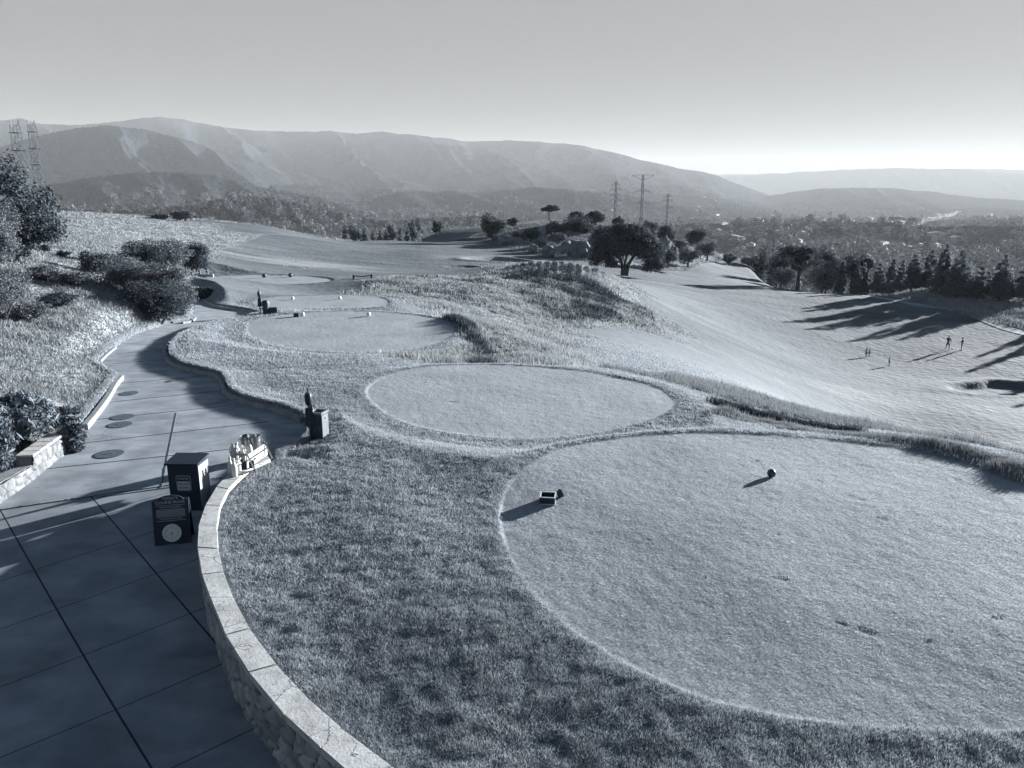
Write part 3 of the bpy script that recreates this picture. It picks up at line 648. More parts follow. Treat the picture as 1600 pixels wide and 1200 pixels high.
def stone_face(poly, zlo, zhi, out, name, parent, origin, cs=.24, depth=.05, mat=SM, step=.025):
    """displaced rubble face along a plan polyline; out = +1/-1 side of the relief"""
    P_ = np.asarray(poly); seg = np.r_[0, np.cumsum(np.hypot(*np.diff(P_, axis=0).T))]; n = int(seg[-1]/step)+2; s = np.linspace(0, seg[-1], n)
    x = np.interp(s, seg, P_[:, 0]); y = np.interp(s, seg, P_[:, 1]); dx = np.gradient(x); dy = np.gradient(y); l = np.hypot(dx, dy); nx = -dy/l*out; ny = dx/l*out
    lo = np.array([zlo(a, b) for a, b in zip(x, y)]); hi = np.array([zhi(a, b) for a, b in zip(x, y)])
    m = max(3, int((hi-lo).max()/step)); q = np.linspace(0, 1, m)[:, None]; Zw = lo+(hi-lo)*q; Sv = np.broadcast_to(s, Zw.shape)
    wx = Sv+.05*fbm(Sv*4, Zw*4, 2, 91); wz = Zw+.04*fbm(Sv*4+9, Zw*4, 2, 92)
    d1, d2, cid = cell(wx/cs, wz/(cs*.72), 5); e = d2-d1
    k = sstep(.02, .2, e); rel = depth*(k*(.55+.45*cid)+.12*fbm(Sv*14, Zw*14, 2, 5))
    Vx = x+nx*rel; Vy = y+ny*rel
    V = np.stack([Vx-origin.x, Vy-origin.y, Zw-origin.z], -1).reshape(-1, 3)
    o = mesh_from(name, V, gfaces(m, n), mat, parent, smooth=True, attrs={'mortar': 1-sstep(.02, .09, e), 'tone': .72+.4*cid}); return o
inset = wo_*.86+wi_*.14
stone_face(inset[::1], lambda a, b: float(conc_z(a, b))-.06, lambda a, b: ZC-.08, -1, 'stone_face', wall, wl)
core = MB(); zb = -.55
P2 = wo_*.8+wi_*.2; P3 = wo_*.12+wi_*.88
vs = []; fs = []
for a, b in zip(P2, P3):
    for q, zz in ((a, zb), (a, ZC-.086), (b, ZC-.086), (b, zb)): vs.append((q[0]-wl.x, q[1]-wl.y, zz-wl.z))
for i in range(len(P2)-1):
    for k in range(3): fs.append((4*i+k, 4*i+k+1, 4*i+k+5, 4*i+k+4))
fs += [(0, 1, 2, 3), tuple(range(4*len(P2)-4, 4*len(P2)))]
core.add(vs, fs); core.build('wall_core', MT['joint'], wall)
# left stone wall
lw_b = [Uc(-60, 826), Uc(0, 787), Uc(55, 747), Uc(104, 708)]
lw = thing('stone_wall', 'short pale rubble stone wall under the juniper at the left edge', 'wall', lw_b[2]); lo_ = Vector(lw.location)
topz = .44
def lwtop(a, b): return .30 if b < lw_b[2].y else topz
pl = np.array([(p.x, p.y) for p in lw_b])
dl = pl[3]-pl[2]; dl = dl/np.hypot(*dl); nl_ = np.array([-dl[1], dl[0]])
stone_face(pl[:3], lambda a, b: float(conc_z(a, b))-.05, lambda a, b: .28, -1, 'stone_face', lw, lo_, .26, .035, SM2)
stone_face(pl[2:], lambda a, b: float(conc_z(a, b))-.05, lambda a, b: topz, -1, 'stone_face', lw, lo_, .26, .035, SM2)
b = MB()
for (p, q, zt) in ((pl[0], pl[2], .279), (pl[2], pl[3], topz)):
    c = [p+nl_*.02, q+nl_*.02, q+nl_*.35, p+nl_*.35]
    b.add([(v[0]-lo_.x, v[1]-lo_.y, zz-lo_.z) for zz in (-.5, zt-.002) for v in c], [(3, 2, 1, 0), (4, 5, 6, 7), (0, 1, 5, 4), (1, 2, 6, 5), (2, 3, 7, 6), (3, 0, 4, 7)])
b.build('wall_core', MT['kerb'], lw)
for k in range(5):
    p = pl[2]+(pl[3]-pl[2])*(k+.5)/5+nl_*.15; b = MB(); ln = np.hypot(*(pl[3]-pl[2]))/5
    b.box((p[0]-lo_.x, p[1]-lo_.y, topz+.022-lo_.z), (ln*.95, .36, .045), rz=math.atan2(dl[1], dl[0])); b.build('cap_stone', MT['coping'], lw, bevel=.01)
# ------------------------------------------------------------------ foliage
def leaves(C_, Rr, n, size, seed, shell=.35, flat=.0, aspect=1.0, up=0.0, gap=.0):
    """leaf-sized quads spread through clumps; C_ (k,3) centres, Rr (k,3) radii"""
    g = np.random.default_rng(seed); C_ = np.asarray(C_, float); Rr = np.asarray(Rr, float)
    a = (Rr[:, 0]*Rr[:, 1]*Rr[:, 2])**(2/3); k = g.choice(len(C_), n, p=a/a.sum())
    d = g.normal(size=(n, 3)); d /= np.linalg.norm(d, axis=1)[:, None]
    rad = 1-shell*g.random(n)**1.3+g.normal(size=n)*.12
    bump_ = 1+.22*np.sin(d[:, 0]*7+k)*np.sin(d[:, 1]*6+k*2)+.18*np.sin(d[:, 2]*9+k*1.7)+.12*np.sin(d[:, 0]*17+k*3)*np.sin(d[:, 2]*15+k)
    p = C_[k]+d*Rr[k]*(rad*bump_)[:, None]
    nrm = d*.7+g.normal(size=(n, 3))*.7; nrm[:, 2] += up; nrm /= np.linalg.norm(nrm, axis=1)[:, None]
    t = np.cross(nrm, g.normal(size=(n, 3))); t /= np.linalg.norm(t, axis=1)[:, None]; b_ = np.cross(nrm, t)
    s = size*g.uniform(.6, 1.3, n)[:, None]
    V = np.stack([p-t*s*aspect, p-b_*s*.6, p+t*s*aspect, p+b_*s*.6], 1).reshape(-1, 3)
    rn = np.clip(g.random(n)*.8+.2*g.random(len(C_))[k], 0, 1)
    return V, np.arange(4*n).reshape(-1, 4), np.repeat(rn, 4)
ICO = None
def ico():
    global ICO
    if ICO is None:
        bm = bmesh.new(); bmesh.ops.create_icosphere(bm, subdivisions=2, radius=1); ICO = (np.array([v.co[:] for v in bm.verts]), np.array([[v.index for v in f.verts] for f in bm.faces])); bm.free()
    return ICO
def crown_mesh(name, C_, Rr, n, size, seed, mat, parent=None, core=.5, **kw):
    n = int(n*1.7); size = size*1.12
    V, Fq, rn = leaves(C_, Rr, n, size, seed, **kw)
    iv, ifc = ico(); VV = [V]; FT = []; RN = [rn]; off = len(V)
    ce = np.asarray(C_, float); lim = np.abs(ce-ce.mean(0)).max(0)+1e-6
    for c, r in zip(ce, np.asarray(Rr)):
        if (((c-ce.mean(0))/lim)**2).sum() > .55: continue
        VV.append(c+iv*r*core*(1+.1*np.sin(iv[:, :1]*5+seed))); FT.append(ifc+off); off += len(iv); RN.append(np.full(len(iv), .05))
    return mesh_from(name, np.vstack(VV), (Fq, np.vstack(FT)), mat, parent, rnd=np.concatenate(RN))
def clumpy(rx, ry, rz, zc, k, seed, flat=0, fill=.5):
    g = np.random.default_rng(seed); C_ = []; Rr = []
    for i in range(k):
        d = g.normal(size=3); d /= np.linalg.norm(d); d[2] = d[2]*.9+.15; q = g.uniform(.40, .85)
        C_.append((d[0]*rx*q, d[1]*ry*q, zc+d[2]*rz*q)); s = g.uniform(.20, .44); Rr.append((rx*s, ry*s, rz*s*(1-.3*flat)))
    C_.append((0, 0, zc)); Rr.append((rx*fill, ry*fill, rz*fill)); return C_, Rr
def trunk(parent, h, r, zc, rx, seed, limbs=5, lean=0, fork=.45):
    g = random.Random(seed); b = MB(); top = Vector((lean*.5, 0, h*fork))
    b.tube([(0, 0, -.3), (lean*.1, 0, h*fork*.4), tuple(top)], [r*1.35, r, r*.85], 9)
    for i in range(limbs):
        a = 2*math.pi*i/limbs+g.uniform(-.4, .4); e = Vector((lean+math.cos(a)*rx*g.uniform(.4, .7), math.sin(a)*rx*g.uniform(.4, .7), zc*g.uniform(.9, 1.15)))
        mid = top.lerp(e, .5)+Vector((0, 0, -.06*h)); b.tube([tuple(top-Vector((0, 0, .1))), tuple(mid), tuple(e)], [r*.6, r*.4, r*.15], 6)
    return b.build('trunk', MT['bark'], parent, smooth=True)
def tree(name, label, cat, px, ybase, ytop, wpx, Yd, seed, kind='round', mat='leaf', group=None, n=1600, on=True, dens=1.0):
    p = U(px, ybase, Y=Yd); z = gz(p.x, p.y) if math.hypot(p.x, p.y) < 440 else float(fz(p.x, p.y))
    z = min(z, p.z+.3)
    mp = m_per_px(px, Yd, p.z); top = U(px, ytop, Y=Yd).z; h = top-z; w = wpx*mp
    t = thing(name, label, cat, (p.x, p.y, z-.05), 0, group)
    leaf = max(.055, mp*1.25)
    if kind == 'round':
        zb_ = h*.12; rz_ = (h-zb_)/2; C_, Rr = clumpy(w/2, w/2*.9, rz_, zb_+rz_, 24, seed)
        trunk(t, h, w*.035+.05, h*.6, w*.35, seed, 4, fork=.35)
        crown_mesh('crown', C_, Rr, int(n*dens), leaf, seed, MT[mat], t)
    elif kind == 'oak':
        zb_ = h*.30; rz_ = (h-zb_)/2; C_, Rr = clumpy(w/2, w/2*.85, rz_, zb_+rz_, 26, seed, .6, .42)
        trunk(t, h, w*.03+.06, h*.62, w*.36, seed, 5)
        crown_mesh('crown', C_, Rr, int(n*dens), leaf, seed, MT[mat], t, core=.62, shell=.5)
    elif kind == 'umbrella':
        zb_ = h*.45; rz_ = (h-zb_)/2; C_, Rr = clumpy(w/2, w/2*.85, rz_, zb_+rz_*1.1, 10, seed, .6, .5)
        trunk(t, h, w*.03+.05, h*.6, w*.3, seed, 5)
        crown_mesh('crown', C_, Rr, int(n*dens), leaf, seed, MT[mat], t, core=.6)
    elif kind == 'pine':
        pine_parts(t, h, w, seed, n, leaf, mat)
    return t
def pine_parts(t, h, w, seed, n, leaf, mat='pine'):
    g = np.random.default_rng(seed); C_ = []; Rr = []; b = MB(); r0 = h*.018+.04
    b.tube([(0, 0, -.4), (.02*h, 0, h*.5), (.03*h, 0, h*.97)], [r0*1.3, r0*.8, r0*.15], 8)
    lv = max(7, int(h*1.3)); z0 = .14
    for i in range(lv):
        q = i/(lv-1); z = h*(z0+(1-z0-.05)*q); rr = w*.53*(1-q)**.62*(.92 if q > .08 else .75)*g.uniform(.8, 1.12)+.04*w
        k = 7 if q < .6 else 5
        for j in range(k):
            a = 2*math.pi*j/k+i*1.1+g.uniform(-.3, .3); l = rr*g.uniform(.65, 1.1); 
            C_.append((math.cos(a)*l*.62, math.sin(a)*l*.62, z+l*.12+g.uniform(-.02, .03)*h)); s = max(l*.46, w*.05); Rr.append((s, s, s*.42+.02*h))
            if i % 2 == 0: b.tube([(0, 0, z-.02*h), (math.cos(a)*l*.7, math.sin(a)*l*.7, z+l*.12)], [r0*.35, r0*.1], 4)
    C_.append((.03*h, 0, h*.96)); Rr.append((.05*w, .05*w, .045*h))
    b.build('trunk', MT['bark'], t, smooth=True)
    crown_mesh('crown', C_, Rr, n, leaf*.85, seed, MT[mat], t, core=.5, shell=.75, aspect=1.5, up=.3)
TL = [ # central knoll
 ('oak_tree','dense round tree standing alone at the left end of the central knoll',770,383,335,44,200,'round'),
 ('oak_tree','small dark tree just right of the lone round tree on the skyline',800,352,341,20,232,'round'),
 ('oak_tree','rounded dark tree between the lone tree and the boulders',829,381,354,34,195,'round'),
 ('oak_tree','flat topped umbrella tree standing by itself on top of the knoll',858,347,320,29,236,'umbrella'),
 ('oak_tree','dark tree below the umbrella tree',866,378,345,44,205,'round'),
 ('shrub','low black-looking bush in front of the tree below the umbrella tree',872,385,363,30,186,'round'),
 ('oak_tree','broad grey tree in the middle of the knoll behind the largest boulder',905,380,339,58,203,'round'),
 ('oak_tree','left tree of the pair on the knoll skyline',902,352,329,32,226,'round'),
 ('oak_tree','right tree of the pair on the knoll skyline',930,352,331,42,222,'round'),
 ('oak_tree','tiny round tree on the skyline under the left mid pylon',966,356,337,17,228,'round'),
 ('oak_tree','dark tree immediately left of the big spreading oak',945,398,349,52,188,'round'),
 ('oak_tree','dark tree behind the big spreading oak',985,392,344,60,192,'round'),
 ('oak_tree','small skyline tree under the tallest mid pylon',1012,368,346,28,218,'round'),
 ('oak_tree','skyline tree between the tallest pylon and the right mid pylon',1040,385,352,34,214,'round'),
 ('oak_tree','round tree below the right mid pylon',1088,386,355,32,226,'round'),
 ('shrub','grey bush against the tall rocks right of the big oak',1036,422,383,46,168,'round'),
 ('shrub','shaggy bush at the foot of the right rocks',1075,414,386,38,180,'round'),
 ('shrub','wide low bush at the right end of the knoll',1105,406,377,38,205,'round'),
 ('shrub','small dark bush beside the far end of the fairway',1139,412,397,22,215,'round'),
 ('shrub','pale bush between the two right knoll bushes',1062,396,374,30,200,'round'),
 ('shrub','low scrub among the boulders left of the big oak',845,392,376,22,184,'round'),
 ('shrub','low grey scrub on the slope behind the small bunker',808,376,362,26,205,'round'),
 # left crest
 ('shrub','ragged low bush on the left skyline ridge',250,347,334,28,168,'round'),
 ('shrub','larger low bush on the left skyline ridge',290,347,329,42,170,'round'),
 # right clump
 ('oak_tree','pale hazy tree at the left end of the right clump',1190,412,382,36,225,'round'),
 ('oak_tree','small round hazy tree top behind the right clump',1208,402,377,20,240,'round'),
 ('oak_tree','mid tree left of the big dark tree in the right clump',1215,425,389,44,190,'round'),
 ('oak_tree','biggest dark tree with forked trunk in the right clump',1246,452,377,78,150,'oak'),
 ('oak_tree','dark broad tree next right of the biggest tree in the right clump',1292,436,384,54,158,'oak'),
 ('oak_tree','flat crowned dark tree at the right end of the clump',1335,436,388,62,152,'oak'),
 ('shrub','large dark bush at the foot of the right clump',1285,450,412,66,148,'round'),
 ('shrub','low grey bush by the cart path at the left of the right clump',1222,428,416,44,176,'round'),
 ('shrub','small bush at the far end of the fairway under the right clump',1170,412,402,24,222,'round'),
]
for i, (nm, lb, px, yb, yt, w, Yd, kd) in enumerate(TL):
    tree(nm, lb, 'shrub' if nm == 'shrub' else 'tree', px, yb, yt, w, Yd, 100+i, kd, 'leaf2' if nm == 'shrub' else 'leaf', 'trees and bushes around the fairways', n=2600 if w > 40 else 1500)
# spreading oak, the main tree
p = on_ground(978, 431, 140); hk = U(978, 345, Y=p.y).z-p.z; mp = m_per_px(978, p.y, p.z)
t = thing('oak_tree', 'big spreading oak with bare forked trunk in front of the knoll', 'tree', p, 0, 'trees and bushes around the fairways')
b = MB()
b.tube([(-.6, 0, -.3), (-.7, 0, 1.6), (-1.2, 0, 3.4), (-2.6, .3, 5)], [.42, .3, .26, .15], 9); b.tube([(.3, .2, -.3), (.35, .1, 2.0), (1.3, 0, 3.6), (3.2, -.2, 5.2), (5.5, 0, 6.2)], [.42, .34, .27, .18, .08], 9)
b.tube([(-.3, .2, -.2), (-.2, .3, 2.4), (.3, .5, 4.6), (.2, .2, 7)], [.34, .26, .2, .1], 8); b.tube([(-1.0, 0, 2.9), (-3.5, .5, 4.6), (-5, .4, 5.6)], [.2, .14, .07], 7)
b.build('trunk', MT['bark'], t, smooth=True)
sc_ = mp; CC = []; RR = []
for (dx, dy, rx_, rz_) in [(-30,50,17,16),(-15,62,18,16),(0,66,18,16),(18,62,18,15),(34,52,18,16),(45,40,15,14),(52,30,11,12),(-42,38,13,14),(-48,26,10,12),(-32,34,16,14),(-12,42,18,15),(10,44,18,14),(28,38,16,13),(-8,74,14,9),(12,74,12,8),(-25,22,10,9),(42,24,12,9),(48,16,9,8),(-40,48,14,12),(25,68,12,9),(35,14,10,7)]:
    CC.append((dx*sc_, RNG.uniform(-2.5, 2.5), dy*sc_*hk/(86*sc_))); RR.append((rx_*sc_, rx_*sc_*1.1, rz_*sc_*.9))
crown_mesh('crown', CC, RR, 14000, .19, 5, MT['leaf'], t, core=.5, shell=.5)
# conifer row left of the far green
CR = [(541,382,350,14,232),(555,384,350,26,226),(571,384,357,17,226),(583,379,361,13,240),(594,379,361,13,242),(604,378,359,15,244),(613,376,350,22,256),(626,377,356,15,246),(637,374,354,12,256),(646,371,342,22,268),(652,362,340,30,290)]
OR = ['first','second','third','fourth','fifth','sixth','seventh','eighth','ninth','tenth','eleventh','twelfth','thirteenth','fourteenth']
for i, (px, yb, yt, w, Yd) in enumerate(CR):
    tree('pine_tree', f'small dark conifer in the row left of the far green, {OR[i]} from the left', 'tree', px, yb, yt, w, Yd, 300+i, 'pine' if i not in (1, 6, 10) else 'round', 'pine', 'conifers beside the far green', n=1100)
tree('oak_tree', 'small round tree by itself on the far green skyline', 'tree', 683, 358, 345, 17, 285, 330, 'round', 'leaf', n=700)
# right pine row
PR = [(1313, 446, 408, 24, 148.9), (1337, 452, 414, 24, 142.8), (1347, 450, 411, 26, 144.8), (1371, 453, 411, 28, 141.8), (1392, 442, 404, 28, 150.5), (1407, 447, 406, 26, 144.2), (1424, 449, 397, 30, 137.8), (1449, 458, 390, 40, 138.9), (1468, 470, 380, 46, 133.3), (1492, 476, 390, 52, 129.9), (1504, 475, 409, 38, 132.2), (1527, 474, 417, 34, 129.9), (1538, 473, 424, 30, 133.3), (1560, 476, 397, 50, 127.7), (1570, 474, 414, 36, 131.0), (1599, 474, 410, 46, 127.7)]
PN = ['leftmost and greyest, against the dark clump','second from the left, against the dark clump','third from the left, slim and grey','fourth from the left, by the dark clump','fifth from the left, low and hazy','sixth from the left, half behind its neighbour','seventh from the left, with a bare lower trunk','eighth from the left, broad and ragged','tallest of the row with an open leaning top','broadest of the row, next right of the tallest','half hidden just right of the broadest one','short one in the gap in the row','shortest, half behind the short one in the gap','tall pointed one near the right edge','slim one half hidden behind the tall pointed one','cut by the right edge of the view']
for i, (px, yb, yt, w, Yd) in enumerate(PR):
    tree('pine_tree', 'pine on the right fairway bank, '+PN[i], 'tree', px, yb, yt, w, Yd, 400+i, 'pine', 'pine', 'pines along the right fairway', n=4200)
for i, (x_, y_) in enumerate([(88,112),(84,101),(79,93),(77,84),(75,74),(83,70),(95,103),(90,95),(93,87),(93,119),(98,113)]):
    z_ = gz(x_, y_); t = thing('pine_tree', 'pine beyond the right edge of the view', 'tree', (x_, y_, z_-.1), 0, 'pines outside the view on the right'); pine_parts(t, RNG.uniform(6.5, 8.5), RNG.uniform(2.4, 3.2), 470+i, 1500, .22)
# bushes on the left slope
def bush(label, px, ybase, ytop, wpx, Yd, seed, n, mat='leaf2', name='shrub', k=14, leaf=None, hb=.0, stretch=1.0):
    k = k*2
    p = on_ground(px, ybase, Yd); mp = m_per_px(px, p.y, p.z); h = max(U(px, ytop, Y=p.y).z-p.z, .3)*1.0; w = wpx*mp
    t = thing(name, label, 'tree' if name.endswith('tree') else 'shrub', p, 0, 'bushes on the dry slope' if name == 'shrub' else None)
    C_, Rr = clumpy(w/2, w/2*stretch, h*.5, h*.48, k, seed, .2, .55)
    if hb: trunk(t, h, .12, h*.6, w*.3, seed, 5, fork=.3)
    else:
        g = random.Random(seed); b = MB()
        for i in range(7): a = g.uniform(0, 6.28); b.tube([(0, 0, -.1), (math.cos(a)*w*.15, math.sin(a)*w*.15, h*.3), (math.cos(a)*w*.35, math.sin(a)*w*.35, h*.7)], [.04, .03, .012], 5)
        b.build('stems', MT['bark'], t)
    crown_mesh('crown', C_, Rr, n, leaf or mp*1.15, seed, MT[mat], t, shell=.4); return t
bush('large dark tree at the left edge with its top against the hills', 30, 410, 262, 150, 50, 1, 17000, 'leaf', 'oak_tree', 18, hb=1, leaf=.075)
bush('grey-leaved tree at the left edge in front of the dark one', -12, 440, 296, 115, 34, 2, 14000, 'leaf2', 'oak_tree', 16, hb=1)
bush('wide pale bush filling the left edge below the grey tree', 5, 505, 395, 120, 28, 3, 10000, 'leaf2')
BL = [('dark domed bush at the top of the big thicket',225,425,376,70,52,5000,'leaf'),('pale round-topped bush at the top right of the thicket',268,425,372,70,50,5500,'leaf2'),
 ('dark bush at the right end of the thicket top',305,428,375,52,50,4500,'leaf'),('dark leaning bush at the left end of the thicket',155,430,388,62,42,5000,'leaf'),
 ('pale bush in the middle of the thicket',200,455,395,95,38,7000,'leaf2'),('grey bush right of the thicket centre',258,470,408,95,35,8000,'leaf2'),
 ('large dark bush at the path bend, lowest of the thicket',252,508,435,108,29.5,9500,'leaf'),('grey bush spilling toward the path kerb',285,495,430,55,33,4500,'leaf2'),
 ('small bush left of the thicket on the dry slope',118,448,420,50,38,3000,'leaf2'),('isolated low dark bush on the dry slope',92,482,455,66,31,3600,'leaf'),
 ('low grey bush below the isolated dark one',52,500,470,60,28.5,3000,'leaf2'),('tiny dark bush on the open dry slope',72,395,382,18,48,900,'leaf'),
 ('small dark tuft of scrub up the dry slope',100,402,392,20,47,900,'leaf'),('thin grey scrub left of the thicket',70,440,415,50,36,2600,'leaf2'),
 ('dark low bush behind the thicket by the far fence',318,470,448,34,42,2200,'leaf')]
for i, (lb, px, yb, yt, w, Yd, n, mt) in enumerate(BL): bush(lb, px, yb, yt, w, Yd, 20+i, n, mt)
# juniper over the stone wall: drooping sprays
def juniper(label, px, ybase, ytop, wpx, Yd, seed, n):
    p = U(px, ybase, Y=Yd); p.z = gz(p.x, p.y); mp = m_per_px(px, p.y, p.z); w = wpx*mp; h = max(U(px, ytop, Y=p.y).z-p.z, .35)
    t = thing('juniper_bush', label, 'shrub', p, 0, 'junipers above the stone wall'); C_, Rr = clumpy(w/2, w/2, h*.5, h*.45, 14, seed, .3, .6)
    b = MB(); g = random.Random(seed)
    for i in range(8): a = g.uniform(0, 6.28); b.tube([(0, 0, -.1), (math.cos(a)*w*.4, math.sin(a)*w*.4, h*.5)], [.03, .012], 5)
    b.build('stems', MT['bark'], t); crown_mesh('crown', C_, Rr, n, .035, seed, MT['juniper'], t, core=.6, shell=.45, aspect=2.6)
juniper('big feathery juniper at the left edge spilling over the stone wall', 22, 705, 622, 112, 15.6, 61, 16000)
juniper('juniper at the left frame edge hanging over the lower part of the wall', -12, 740, 650, 80, 14.2, 62, 9000)
juniper('dark juniper behind the right end of the stone wall', 92, 672, 637, 62, 17.4, 63, 7000)
juniper('juniper hanging down past the end of the stone wall to the path', 116, 702, 658, 36, 16.25, 64, 5500)
# ------------------------------------------------------------------ grass
def scatter(weight, n, seed):
    g = np.random.default_rng(seed); w = weight[:-1, :-1]*(R[:-1, :-1]**2)
    w = w.ravel(); cdf = np.cumsum(w); k = np.searchsorted(cdf, g.random(n)*cdf[-1]); j = k//(na-1); i = k % (na-1); a = g.random(n); b = g.random(n)
    def bi(A_): return (A_[j, i]*(1-a)+A_[j, i+1]*a)*(1-b)+(A_[j+1, i]*(1-a)+A_[j+1, i+1]*a)*b
    return bi(X), bi(Y), bi(Zg), j, i, g
inview = (np.abs(PXg-800) < 900) & (PYg < 1300) & (Y > 3)
def blades(name, label, weight, n, hgt, wd, seed, mat, lean=.35, wmin=.006, tone=None, hn=None, hv=.9):
    x, y, z, j, i, g = scatter(weight*inview, n, seed); r = np.hypot(x, y)
    hh = hgt*g.uniform(.5, 1.25, n)
    if hn: hh *= np.clip(.85+hv*fbm(x*hn, y*hn, 3, seed), .25, 1.6)
    a = g.random(n)*6.283; w_ = np.maximum(wd*r, wmin)*g.uniform(.7, 1.3, n)
    dx = np.cos(a)*w_; dy = np.sin(a)*w_; b = g.random(n)*6.283; l = hh*lean*g.uniform(.3, 1.6, n)
    lx_ = np.cos(b)*l-.0*hh; ly_ = np.sin(b)*l
    V = np.stack([np.stack([x-dx, y-dy, z-.01], -1), np.stack([x+dx, y+dy, z-.01], -1), np.stack([x+lx_+dx*.15, y+ly_, z+hh], -1)], 1).reshape(-1, 3)
    rn = np.clip(.5+.32*fbm(x*.8, y*.8, 3, 55)+g.normal(size=n)*.22, 0, 1)
    o = mesh_from(name, V, np.arange(3*n).reshape(-1, 3), mat, rnd=np.repeat(rn, 3)); tag(o, label, 'grass', kind='stuff'); return o
vis = 1/np.maximum(R, 6)**2
def pline(pts): P_ = catmull(pts, False, 5); return np.abs(psd(np.vstack([P_, P_[::-1][1:-1]]), X, Y, 5))
fr3 = pline([tuple(U(a, b, -.3))[:2] for a, b in ((706,494),(730,504),(748,520),(754,540),(748,562))])
fr1 = pline([tuple(U(a, b, .35))[:2] for a, b in ((1130,634),(1200,652),(1280,672),(1360,688),(1450,706),(1540,732),(1610,760))])
rowz = psd(gpoly([(790,425,80),(830,412,84),(900,410,86),(935,425,84),(930,452,78),(860,462,74),(800,452,72)]), X, Y, 6)
blades('scrub', 'upright tufts of tall grass growing in rows on the mound crest', (1-sstep(-1.5, 1, rowz))*(np.sin(PXg*2*math.pi/12.5+1.2*fbm(X*.3, Y*.3, 2, 9)) > .15)*vis, 8000, .40, .0007, 83, MT['scrub'], .3, hn=.6)
rg = rough*(csd > .16)*(wdist > .20)
blades('grass', 'clumpy rough grass around the near tees', rg*(R < 30)*vis, 400000, .045, .0005, 71, MT['grass_r'], .8, .0038, hn=6, hv=.7)
blades('grass', 'short rough grass between the further tees', rg*(R >= 26)*(1-sstep(40, 55, R))*vis*(1-sstep(24, 34, X)), 80000, .07, .0006, 72, MT['grass_r'], .6)
nearleft = np.maximum(1-sstep(-.8, .2, lefts), .8*(1-sstep(-3, 3, lc2)))*(csd > .25)
blades('grass', 'dry golden grass on the left hillside', nearleft*(R < 190)*vis, 150000, .16, .0007, 73, MT['grass_d'], .6, hn=.7)
mn = fbm(X/7, Y/7, 3, 140)
blades('grass', 'tall dry grass on the mound between the fairways', (1-sstep(-2.5, 3.5, mound+4*mn))*(tsd > .8)*vis, 110000, .25, .0007, 74, MT['grass_m'], .45, hn=.35)
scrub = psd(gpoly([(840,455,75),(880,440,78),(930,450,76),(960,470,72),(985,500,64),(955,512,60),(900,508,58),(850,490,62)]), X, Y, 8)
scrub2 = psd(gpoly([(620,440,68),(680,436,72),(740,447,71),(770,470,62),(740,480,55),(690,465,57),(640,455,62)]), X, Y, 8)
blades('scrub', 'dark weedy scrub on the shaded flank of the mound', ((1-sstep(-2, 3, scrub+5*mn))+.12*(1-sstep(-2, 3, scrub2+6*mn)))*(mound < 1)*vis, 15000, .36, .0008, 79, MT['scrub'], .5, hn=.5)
blades('grass', 'fringe of long dry grass along the bank behind the near tees', (bank < .2)*(tsd > 1.2)*vis*(R < 42), 50000, .20, .0006, 75, MT['grass_d'], .35, hn=.8)
blades('grass', 'tall grass wall at the right edge of the third tee, darkened as its shadow band', np.exp(-(fr3/.35)**2)*vis, 6000, .36, .0008, 81, MT['scrub'], .35, hn=.8)  # dark blade colour paints the shadow band beside the grass wall
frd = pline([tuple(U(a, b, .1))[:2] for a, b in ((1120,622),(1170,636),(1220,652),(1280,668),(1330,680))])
blades('scrub', 'added dark tufts as shade in the hollow between the second tee and the fairway', np.exp(-(frd/.18)**2)*vis, 4500, .24, .0007, 84, MT['scrub'], .35, hn=1.0)  # dark blades added to stand for the shadow side of the bank
blades('grass', 'taller dry grass along the lip behind the nearest tee', np.exp(-(fr1/.30)**2)*vis, 14000, .15, .0006, 82, MT['grass_d'], .35, hn=1.2)
blades('grass', 'tufts on the far ridges and the right bank', ((ridge2 < 1)*.6+(rbank < 2)*1.0+(clus < 2)*.8)*vis*(R < 330), 45000, .45, .0006, 76, MT['grass_d'], .4, hn=.2)
blades('grass', 'very short mown grass on the nearest tee', tee_m*(1-sstep(9, 22, R))*vis, 300000, .009, .0005, 77, MT['grass_r'], .9, .0035)
blades('grass', 'grass edge hanging over the kerb and wall', ((np.abs(csd-.22) < .1)*(R < 45)*(wsd > -.05)+0)*(wdist > .3)*vis, 26000, .08, .0006, 78, MT['grass_r'], .6)
# ------------------------------------------------------------------ text
def text(s, size, mat, parent, loc, rot, name='lettering', ext=.002, sx=1, align='CENTER', label=None):
    c = bpy.data.curves.new(name, 'FONT'); c.body = s; c.size = size; c.extrude = ext; c.align_x = align; c.align_y = 'CENTER'
    o = bpy.data.objects.new('tmp', c); LINK(o); dg = bpy.context.evaluated_depsgraph_get(); me = bpy.data.meshes.new_from_object(o.evaluated_get(dg))
    bpy.data.objects.remove(o); me.name = name; me.materials.clear(); me.materials.append(mat)
    n = bpy.data.objects.new(name, me); LINK(n); n.parent = parent; n.location = loc; n.rotation_euler = rot; n.scale = (sx, 1, 1); return n
HP = math.pi/2
